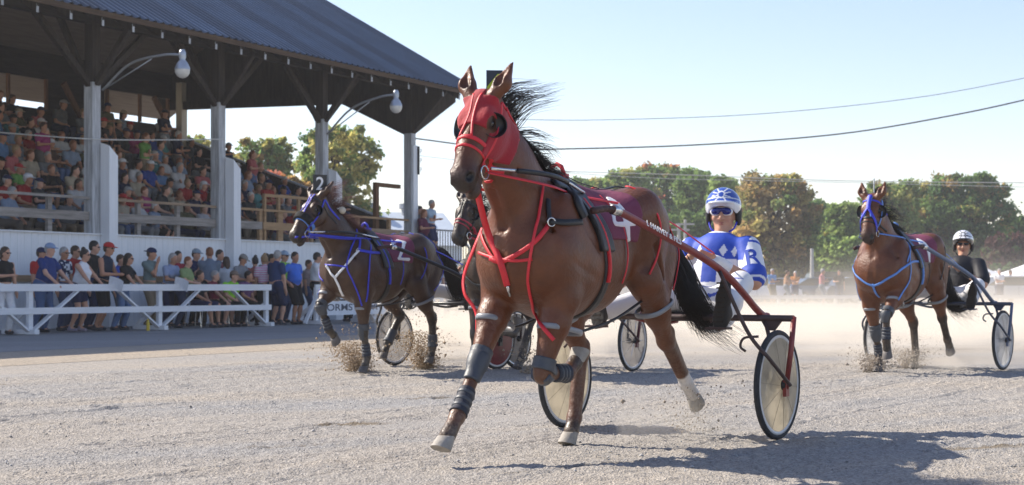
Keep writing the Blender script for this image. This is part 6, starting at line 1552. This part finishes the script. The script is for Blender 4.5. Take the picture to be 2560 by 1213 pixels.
if want('far'):
    LEAF=leaf_mat('leaf')
    G='trees behind the infield'
    for i,t in enumerate([
      (1478,428,62,150,[(GREEN,3),(LGREEN,3),(YEL,1)],'green tree at the left end of the far treeline'),
      (1568,402,80,158,[(GREEN,3),(LGREEN,3),(YEL,1)],'pale green tree beside the one with a red branch'),
      (1652,388,78,165,[(GREEN,4),(LGREEN,2),(REDL,1),(ORG,.6)],'tall green tree with a reddening top branch'),
      (1738,404,66,155,[(GREEN,4),(LGREEN,3)],'green tree left of the front driver'),
      (1808,424,52,150,[(LGREEN,3),(GREEN,3)],'smaller green tree right behind the front driver'),
      (1600,520,90,140,[(GREEN,4),(DGREEN,2),(ORG,.8)],'low broad tree behind the rump of the nearest horse'),
      (1712,520,80,138,[(GREEN,3),(DGREEN,3),(LGREEN,1)],'low dark tree left of the front driver'),
      (1930,418,104,135,[(BRN,2),(GREEN,3),(ORG,1.3),(YEL,1)],'big orange-brown tree right of the front driver'),
      (2030,488,62,150,[(GREEN,4),(DGREEN,2)],'dark green tree right of the orange-brown tree'),
      (2110,490,60,140,[(LGREEN,4),(GREEN,2),(YEL,1)],'light green tree just left of the right-hand horse'),
      (2105,590,80,130,[(LGREEN,2),(GREEN,3)],'bushy low tree below the light green one'),
      (2225,440,84,140,[(LGREEN,3),(YEL,2),(GREEN,2),(ORG,.7)],'yellowing olive tree right behind the right-hand horse'),
      (2330,446,86,146,[(GREEN,4),(YEL,1.4),(ORG,.7),(REDL,.3)],'mixed green and orange tree above the driver in black'),
      (2418,420,100,142,[(DGREEN,3),(GREEN,3),(BRN,1),(ORG,.4)],'tall dark green and brown tree above the white tents'),
      (2552,530,48,150,[(GREEN,3),(DGREEN,2)],'green tree cut by the right edge'),
      (2520,580,66,130,[(PLUM,4),(DGREEN,1)],'dark plum-coloured tree at far right'),
      (2380,600,90,150,[(DGREEN,3),(GREEN,2)],'low dark tree behind the driver in black'),
      (1990,600,90,150,[(DGREEN,3),(GREEN,2),(BRN,1)],'low dark tree behind the parked cars')]):
        tree(*t,seed=200+i,group=G)
    for i,t in enumerate([
      (845,292,104,92,[(YEL,2.5),(GREEN,3),(LGREEN,3),(DGREEN,2)],'yellow-green tree seen past the third grandstand post'),
      (655,322,88,100,[(GREEN,3),(YEL,2),(ORG,1),(DGREEN,2)],'green and gold tree seen over the sloping parapet'),
      (650,400,75,84,[(REDL,2.5),(ORG,2.5),(YEL,1.5)],'low red and orange tree behind the grandstand'),
      (490,318,48,96,[(YEL,3),(ORG,1),(LGREEN,2)],'yellow tree seen through the gap by the second post'),
      (560,360,60,88,[(YEL,3),(LGREEN,2),(ORG,1)],'golden tree left of the red and orange tree'),
      (740,425,60,86,[(ORG,2),(YEL,2),(GREEN,2)],'orange-green low tree above the parapet'),
      (385,296,40,98,[(YEL,2),(LGREEN,2)],'small yellow tree seen through the rear opening')]):
        tree(*t,seed=300+i,low=.12,group='trees behind the grandstand',nclump=170,lsz=.34,nleaf=110)
# ---------------------------------------------------------------- parked cars, tents, buildings, poles and wires
def car(px, D, rz, col, label, kind='sedan'):
    D*=.84; p=P(px,716,D); r=empty('parked_car',(p.x,p.y,-.03),rz,label,'car','cars parked beyond the infield'); Lc,Wd=4.6,1.8
    PA_=mat('car_paint_%s_%s_%s'%col,col,rough=.25,spec=.6,coat=.6); GL=mat('car_glass',(.03,.04,.05),rough=.08,spec=.9)
    hood,roof=(.92,1.45) if kind=='sedan' else (1.05,1.85)
    prof=[(-2.3,.35),(-2.3,.75),(-2.2,.95 if kind=='sedan' else 1.2),(-1.75,1.0 if kind=='sedan' else 1.3)]+[(1.0,1.0),(2.1,hood-.06),(2.3,.65),(2.3,.35)]
    def extr(name,prof,wd,mt,ins=0.0,par=r):
        n=len(prof); V=[(x,-wd/2,z) for x,z in prof]+[(x,wd/2,z) for x,z in prof]; Fc=[tuple(range(n)),tuple(range(2*n-1,n-1,-1))]+[(i,n+i,n+(i+1)%n,(i+1)%n) for i in range(n)]
        m=bmesh.new(); me=bpy.data.meshes.new(name); me.from_pydata(V,[],Fc); m.from_mesh(me); bmesh.ops.recalc_face_normals(m,faces=m.faces); bmesh.ops.bevel(m,geom=m.edges[:],offset=.05,segments=2,affect='EDGES'); m.to_mesh(me); m.free(); me.materials.append(mt); return link(bpy.data.objects.new(name,me),par)
    extr('body',prof,Wd,PA_)
    cab=[(-1.9,.98),(-1.25,roof-.06),(-.9,roof),(.25,roof),(.5,roof-.05),(1.15,.98)] if kind=='sedan' else [(-2.25,.98),(-2.1,roof-.08),(-1.7,roof),(.3,roof),(.6,roof-.06),(1.3,1.0)]
    extr('windows',cab,Wd-.22,GL); extr('roof',[(cab[1][0]+.1,roof-.04),(cab[2][0],roof+.02),(cab[3][0],roof+.02),(cab[4][0]-.05,roof-.04)],Wd-.20,PA_)
    for x in (-1.45,1.45):
        for s in (1,-1):
            w_=MB().lathe([(.0,-.09),(.22,-.10),(.31,-.09),(.33,-.05),(.33,.05),(.31,.09),(.22,.10),(0,.09)],(x,s*.83,.33),(0,1,0),20).build('wheel',TYRE,r,True)
            MB().lathe([(0,s*.104),(.19,s*.104),(.20,s*.098)],(x,s*.83,.33),(0,1,0),16).build('rim',STEEL,w_)
    for s in (1,-1): MB().box((2.27,s*.62,.72),(.08,.32,.12)).build('headlight',mat('headlight',(.6,.6,.6),rough=.1),r)
    for x in (-.35,): MB().box((x,-Wd/2-.004,.70),(.012,.01,.5)).build('door',GL,r)
if want('far'):
    car(1895,104,.15,(.78,.78,.80),'white sedan parked right of the driver in blue and white'); car(1985,112,-.1,(.55,.57,.60),'pale silver sedan parked beyond the far rail'); car(2062,106,.1,(.12,.17,.24),'blue-grey sedan with a wide windscreen beyond the far rail'); car(2105,116,.05,(.035,.04,.05),'dark van parked behind the blue-grey sedan','van'); car(2150,104,.2,(.10,.10,.11),'charcoal car half hidden by the right-hand horse'); car(2245,110,.1,(.50,.50,.52),'light car glimpsed behind the right-hand horse'); car(1830,112,.1,(.30,.31,.33),'grey car beside the sleeve of the front driver'); car(2545,92,.1,(.58,.58,.58),'white car at the right edge'); car(1570,100,.2,(.50,.50,.52),'pale car beyond the belly of the nearest horse')
    def tent(px,D,wd,peak,eave,label):
        p=P(px,716,D); zp=CAMH+(HYP-peak)*D/F_PX; ze=CAMH+(HYP-eave)*D/F_PX; r=empty('canopy_tent',(p.x,p.y,-.03),.25,label,'tent','white canopy tents'); h=wd/2; TM=mat('tent_fabric',(.70,.71,.74),rough=.7,var=.05)
        V=[(-h,-h,ze),(h,-h,ze),(h,h,ze),(-h,h,ze),(-h,-h,ze-.28),(h,-h,ze-.28),(h,h,ze-.28),(-h,h,ze-.28)]; Fc=[]
        rings=5; n=8; b=len(V)
        pts=[]
        for k in range(rings+1):
            t=k/rings; q=h*(1-t)+.05*t; z=ze+(zp-ze)*(t**1.25)
            pts.append([(-q,-q,z),(0,-q,z-.04*(1-t)),(q,-q,z),(q,0,z-.04*(1-t)),(q,q,z),(0,q,z-.04*(1-t)),(-q,q,z),(-q,0,z-.04*(1-t))])
        V2=[v for rr in pts for v in rr]; F2=[(k*n+i,k*n+(i+1)%n,(k+1)*n+(i+1)%n,(k+1)*n+i) for k in range(rings) for i in range(n)]+[tuple(rings*n+i for i in range(n))]
        meshobj('canopy',V2,F2,TM,r); 
        for (x0,y0,x1,y1) in ((-h,-h,h,-h),(h,-h,h,h),(h,h,-h,h),(-h,h,-h,-h)): MB().beam((x0,y0,ze-.14),(x1,y1,ze-.14),.012,.26).build('valance',TM,r)
        for sx in (1,-1):
            for sy in (1,-1): MB().tube([(sx*(h-.05),sy*(h-.05),0),(sx*(h-.05),sy*(h-.05),ze-.02)],.03,8).build('leg',STEEL,r)
    tent(2432,96,3.3,655,692,'white peaked canopy tent right behind the driver in black'); tent(2570,90,3.6,658,692,'white canopy tent cut by the right edge'); tent(2490,120,3.2,676,700,'smaller white canopy tent between the other two')
    # far rail of the track
    fr=empty('infield_rail',P(1200,716,50),0,'low white post and rail fence on the far side of the track','fence'); fr.location.z=-.03; WF2=plank_mat('dusty_white_rail',(.62,.61,.59),.1,'X',.7)
    v0=Vector((0,0,0)); v1=P(2900,716,55)-P(1200,716,50); v1.z=0
    for z,hh in ((.60,.12),(.30,.10)): MB().beam(v0+Vector((0,0,z)),v1+Vector((0,0,z)),.05,hh).build('rail',WF2,fr)
    for i in range(13): q=v0.lerp(v1,i/12); MB().box((q.x,q.y+.07,.31),(.10,.09,.62)).build('post',WF2,fr)
    # long pale barn with roof vents
    bp=P(880,716,118); bn=empty('exhibition_barn',(bp.x,bp.y,-.03),.42,'long pale blue barn with roof vents far behind the stairs','barn'); BM=mat('pale_barn_siding',(.58,.66,.74),rough=.55,var=.06)
    MB().box((0,5,2.1),(18,10,4.2)).build('wall',BM,bn)
    m=MB(); m.add([(-9.4,-.6,4.1),(9.4,-.6,4.1),(9.4,5,6.9),(-9.4,5,6.9),(9.4,10.6,4.1),(-9.4,10.6,4.1)],[(0,1,2,3),(3,2,4,5),(0,3,5),(1,4,2)]); m.build('roof',mat('pale_barn_roof',(.56,.62,.68),rough=.45,var=.08,vscale=.4),bn)
    for x in (-6,-3,0,3,6): MB().lathe([(.35,0),(.35,.5),(.55,.55),(.55,.95),(0,1.0)],(x,4.6,6.6),(0,0,1),12).build('roof_vent',mat('vent_metal',(.25,.27,.3),rough=.5),bn)
    for x in range(-7,9,3): MB().box((x,-.03,2.0),(1.4,.05,1.1)).build('window',mat('barn_window',(.25,.32,.38),rough=.15),bn)
    # poles and wires
    def pole(px,top,D,label,arm=True):
        b=P(px,716,D); H_=CAMH+(HYP-top)*D/F_PX; r=empty('utility_pole',(b.x,b.y,-.03),0,label,'pole','utility poles'); PM=mat('weathered_pole',(.40,.39,.37),rough=.8,var=.2)
        MB().tube([(0,0,0),(0,0,H_)],[.15,.10],10).build('shaft',PM,r)
        if arm: MB().box((0,0,H_-.35),(1.4,.12,.12)).build('crossarm',PM,r)
    pole(2030,620,96,'pale utility pole beyond the far rail, left of the right-hand horse',False); pole(1697,560,100,'utility pole with a crossarm left of the front driver'); pole(1713,548,118,'thinner utility pole close behind the front driver')
    WM=mat('wire',(.05,.05,.055),rough=.6); WL=mat('pale_wire',(.50,.50,.46),rough=.6)
    def wire(pts,r,label,m=WM):
        o=MB().tube(bezier(pts,10),r,5).build('overhead_wire',m); tag(o,label,'wire','overhead wires')
    wire([P(1035,346,60),P(1250,372,60),P(1440,372,60),P(1750,362,60),P(2100,335,60),P(2400,285,60),P(2640,232,60)],.028,'thick sagging overhead wire above the treeline'); wire([P(1240,298,70),P(1500,300,70),P(1900,285,70),P(2300,243,70),P(2640,180,70)],.014,'thin uppermost overhead wire')
    wire([P(1380,428,90),P(1700,437,90),P(2100,452,90),P(2640,458,90)],.022,'pale wire crossing the treetops, the upper of two',WL); wire([P(1380,430,94),P(1650,446,94),P(2050,455,94),P(2640,470,94)],.016,'pale wire crossing the treetops, the lower of two',WL)
    wire([P(1040,388,58),P(1120,398,58),P(1250,410,58)],.008,'faint wire right of the end post')
# ---------------------------------------------------------------- dust
def dust(name, px0, px1, D0, D1, ztop, dens, label, seed=0, scale=.6, col=(.97,.90,.79), low=.42):
    """a bank of suspended dust: a closed box of noisy scattering air that thins upwards"""
    xa=min(P(px0,716,D0).x,P(px0,716,D1).x); xb=max(P(px1,716,D0).x,P(px1,716,D1).x); a,b,c,d_=Vector((xa,D0,0)),Vector((xb,D0,0)),Vector((xb,D1,0)),Vector((xa,D1,0)); V=[]
    for z in (.03,ztop):
        for q in (a,b,c,d_): V.append((q.x,q.y,z))
    m=bpy.data.materials.new(name); m.use_nodes=True; t=m.node_tree; N=t.nodes; L=t.links; N.remove(N['Principled BSDF'])
    pv=N.new('ShaderNodeVolumePrincipled'); pv.inputs['Color'].default_value=rgb(col); pv.inputs['Anisotropy'].default_value=.1
    tc=N.new('ShaderNodeTexCoord'); mp=N.new('ShaderNodeMapping'); mp.inputs['Location'].default_value=(seed*3.1,seed*1.7,seed); L.new(tc.outputs['Object'],mp.inputs[0])
    nz=N.new('ShaderNodeTexNoise'); nz.inputs['Scale'].default_value=scale; nz.inputs['Detail'].default_value=3.5; nz.inputs['Roughness'].default_value=.55; L.new(mp.outputs[0],nz.inputs[0])
    mr=N.new('ShaderNodeMapRange'); mr.inputs[1].default_value=low; mr.inputs[2].default_value=.72; mr.inputs[3].default_value=0; mr.inputs[4].default_value=dens; L.new(nz.outputs[0],mr.inputs[0])
    # fade to nothing at every face of the box
    g=N.new('ShaderNodeSeparateXYZ'); L.new(tc.outputs['Generated'],g.inputs[0])
    def ramp(sock,stops):
        r=N.new('ShaderNodeFloatCurve'); cu=r.mapping.curves[0]
        while len(cu.points)<len(stops): cu.points.new(.5,.5)
        for p_,(x,y) in zip(cu.points,stops): p_.location=(x,y)
        r.mapping.update(); L.new(sock,r.inputs['Value']); return r.outputs[0]
    fx=ramp(g.outputs[0],[(0,0),(.2,1),(.8,1),(1,0)]); fy=ramp(g.outputs[1],[(0,0),(.2,1),(.8,1),(1,0)]); fz=ramp(g.outputs[2],[(0,1),(.20,.85),(.40,.28),(.58,.04),(1,0)])
    def mul(p_,q_):
        k=N.new('ShaderNodeMath'); k.operation='MULTIPLY'; L.new(p_,k.inputs[0]); L.new(q_,k.inputs[1]); return k.outputs[0]
    L.new(mul(mul(mr.outputs[0],fx),mul(fy,fz)),pv.inputs['Density']); L.new(pv.outputs[0],N['Material Output'].inputs['Volume'])
    o=meshobj(name,V,[(3,2,1,0),(4,5,6,7),(0,1,5,4),(1,2,6,5),(2,3,7,6),(3,0,4,7)],m); tag(o,label,kind='stuff'); return o
if want('dust'):
    dust('dust_cloud',1430,2650,19.5,46,1.25,.66,'pale dust drifting low over the far side of the track',0,.55)
    dust('dust_cloud',1440,2620,24,44,2.9,.20,'thin plume of dust rising to the tree bases on the far side of the track',11,.38,low=.44)
    dust('dust_cloud',1010,1460,18.6,27,1.45,1.7,'thick dust raised behind the dark brown horse',3,.8)
    dust('dust_cloud',1560,1790,8.7,10.2,.50,.9,'light dust kicked up by the trailing hind hoof',5,2.6,low=.42)
    dust('dust_cloud',2170,2560,16.8,18.6,.6,.8,'dust about the feet of the right-hand horse',7,1.6,low=.38)
if want('dust'):
    hz=MB().box((30,110,9.5),(340,270,21.2)).build('haze'); tag(hz,kind='stuff'); m=bpy.data.materials.new('haze'); m.use_nodes=True; t=m.node_tree; t.nodes.remove(t.nodes['Principled BSDF']); pv=t.nodes.new('ShaderNodeVolumePrincipled'); pv.inputs['Color'].default_value=(.93,.95,.98,1); pv.inputs['Density'].default_value=.00055; pv.inputs['Anisotropy'].default_value=.3; t.links.new(pv.outputs[0],t.nodes['Material Output'].inputs['Volume']); hz.data.materials.append(m)
# flying dirt: spurts of small clods where hooves have struck
def clods(name, px, D, z0, size, n, label, seed, lean=-.25, r=.010, col=(.24,.18,.12)):
    rg=np.random.default_rng(seed); b=P(px,716,D); V=[];Fc=[]
    oct_=np.array([(1,0,0),(-1,0,0),(0,1,0),(0,-1,0),(0,0,1),(0,0,-1)],float); of=np.array([(0,2,4),(2,1,4),(1,3,4),(3,0,4),(2,0,5),(1,2,5),(3,1,5),(0,3,5)])
    for i in range(n):
        h=rg.uniform(0,1)**1.5*(1.7 if rg.uniform()<.12 else 1); w_=size[0]*(.45+.75*h)*(1.9 if rg.uniform()<.15 else 1); p=np.array([b.x+rg.normal(0,.30)*w_+lean*h*size[1],b.y+rg.normal(0,.3)*w_,z0+h*size[1]+abs(rg.normal(0,.02))]); s=r*rg.lognormal(-.3,.55); q=oct_*s*rg.uniform(.6,1.3,(6,3))
        k=len(V)*0+i*6; V.append(p+q); Fc.append(of+k)
    o=meshobj(name,np.concatenate(V),np.concatenate(Fc),mat('flying_soil_%d'%seed,col,rough=.95,var=.3,vscale=12)); tag(o,label,kind='stuff')
if want('dust'):
    clods('flying_dirt',898,17.0,.0,(.42,.30),8000,'spurt of brown dirt at the front hoof of the dark brown horse',1,-.35,.0045,(.36,.27,.18)); clods('flying_dirt',1066,17.6,.0,(.42,.40),8000,'spurt of brown dirt under the tail of the dark brown horse',2,-.3,.0045,(.34,.25,.16))
    clods('flying_dirt',2188,16.8,.0,(.36,.18),4000,'spurt of dirt at the front hoof of the right-hand horse',3,-.1,.0045,(.36,.31,.26)); clods('flying_dirt',2275,17.6,.0,(.34,.20),4000,'spurt of dirt at the hind hoof of the right-hand horse',4,-.1,.0045,(.36,.31,.26))
    clods('flying_dirt',1720,9.7,.02,(.55,.30),700,'loose grit flying behind the white-socked hoof',5,.05,.0035,(.26,.22,.18)); clods('flying_dirt',1320,16.5,.0,(.3,.25),500,'grit flying by the grey disc wheel',6,.1,.007,(.34,.27,.2))
# small stones and hoof-thrown crumbs on the near track
if want('set'):
    rg=np.random.default_rng(77); n=5200; pts=[]
    while len(pts)<n:
        D=8*(1/(rg.uniform(.12,1.05)))**.9; px=rg.uniform(-60,2620); 
        if D<7 or D>30: continue
        q=P(px,716,D); 
        if (q-Vector((-9.31,30.1,0))).dot(Vector((.8735,-.487,0)))>3: pts.append((q.x,q.y))
    oct_=np.array([(1,0,0),(-1,0,0),(0,1,0),(0,-1,0),(0,0,.8),(0,0,-.3)],float); of=np.array([(0,2,4),(2,1,4),(1,3,4),(3,0,4),(2,0,5),(1,2,5),(3,1,5),(0,3,5)]); V=[];Fc=[];C=[]
    for i,(x,y) in enumerate(pts):
        s=.0036*rg.lognormal(0,.5); V.append(np.array([x,y,.008])+oct_*s*rg.uniform(.6,1.4,(6,3))); Fc.append(of+i*6); C.append(np.tile(np.array([.36,.35,.34])*rg.uniform(.45,1.25),(6,1)))
    o=meshobj('gravel',np.concatenate(V),np.concatenate(Fc),mat('gravel_stone',(.4,.4,.4),rough=.9,tint=True),None,False,np.concatenate(C)); tag(o,kind='stuff')
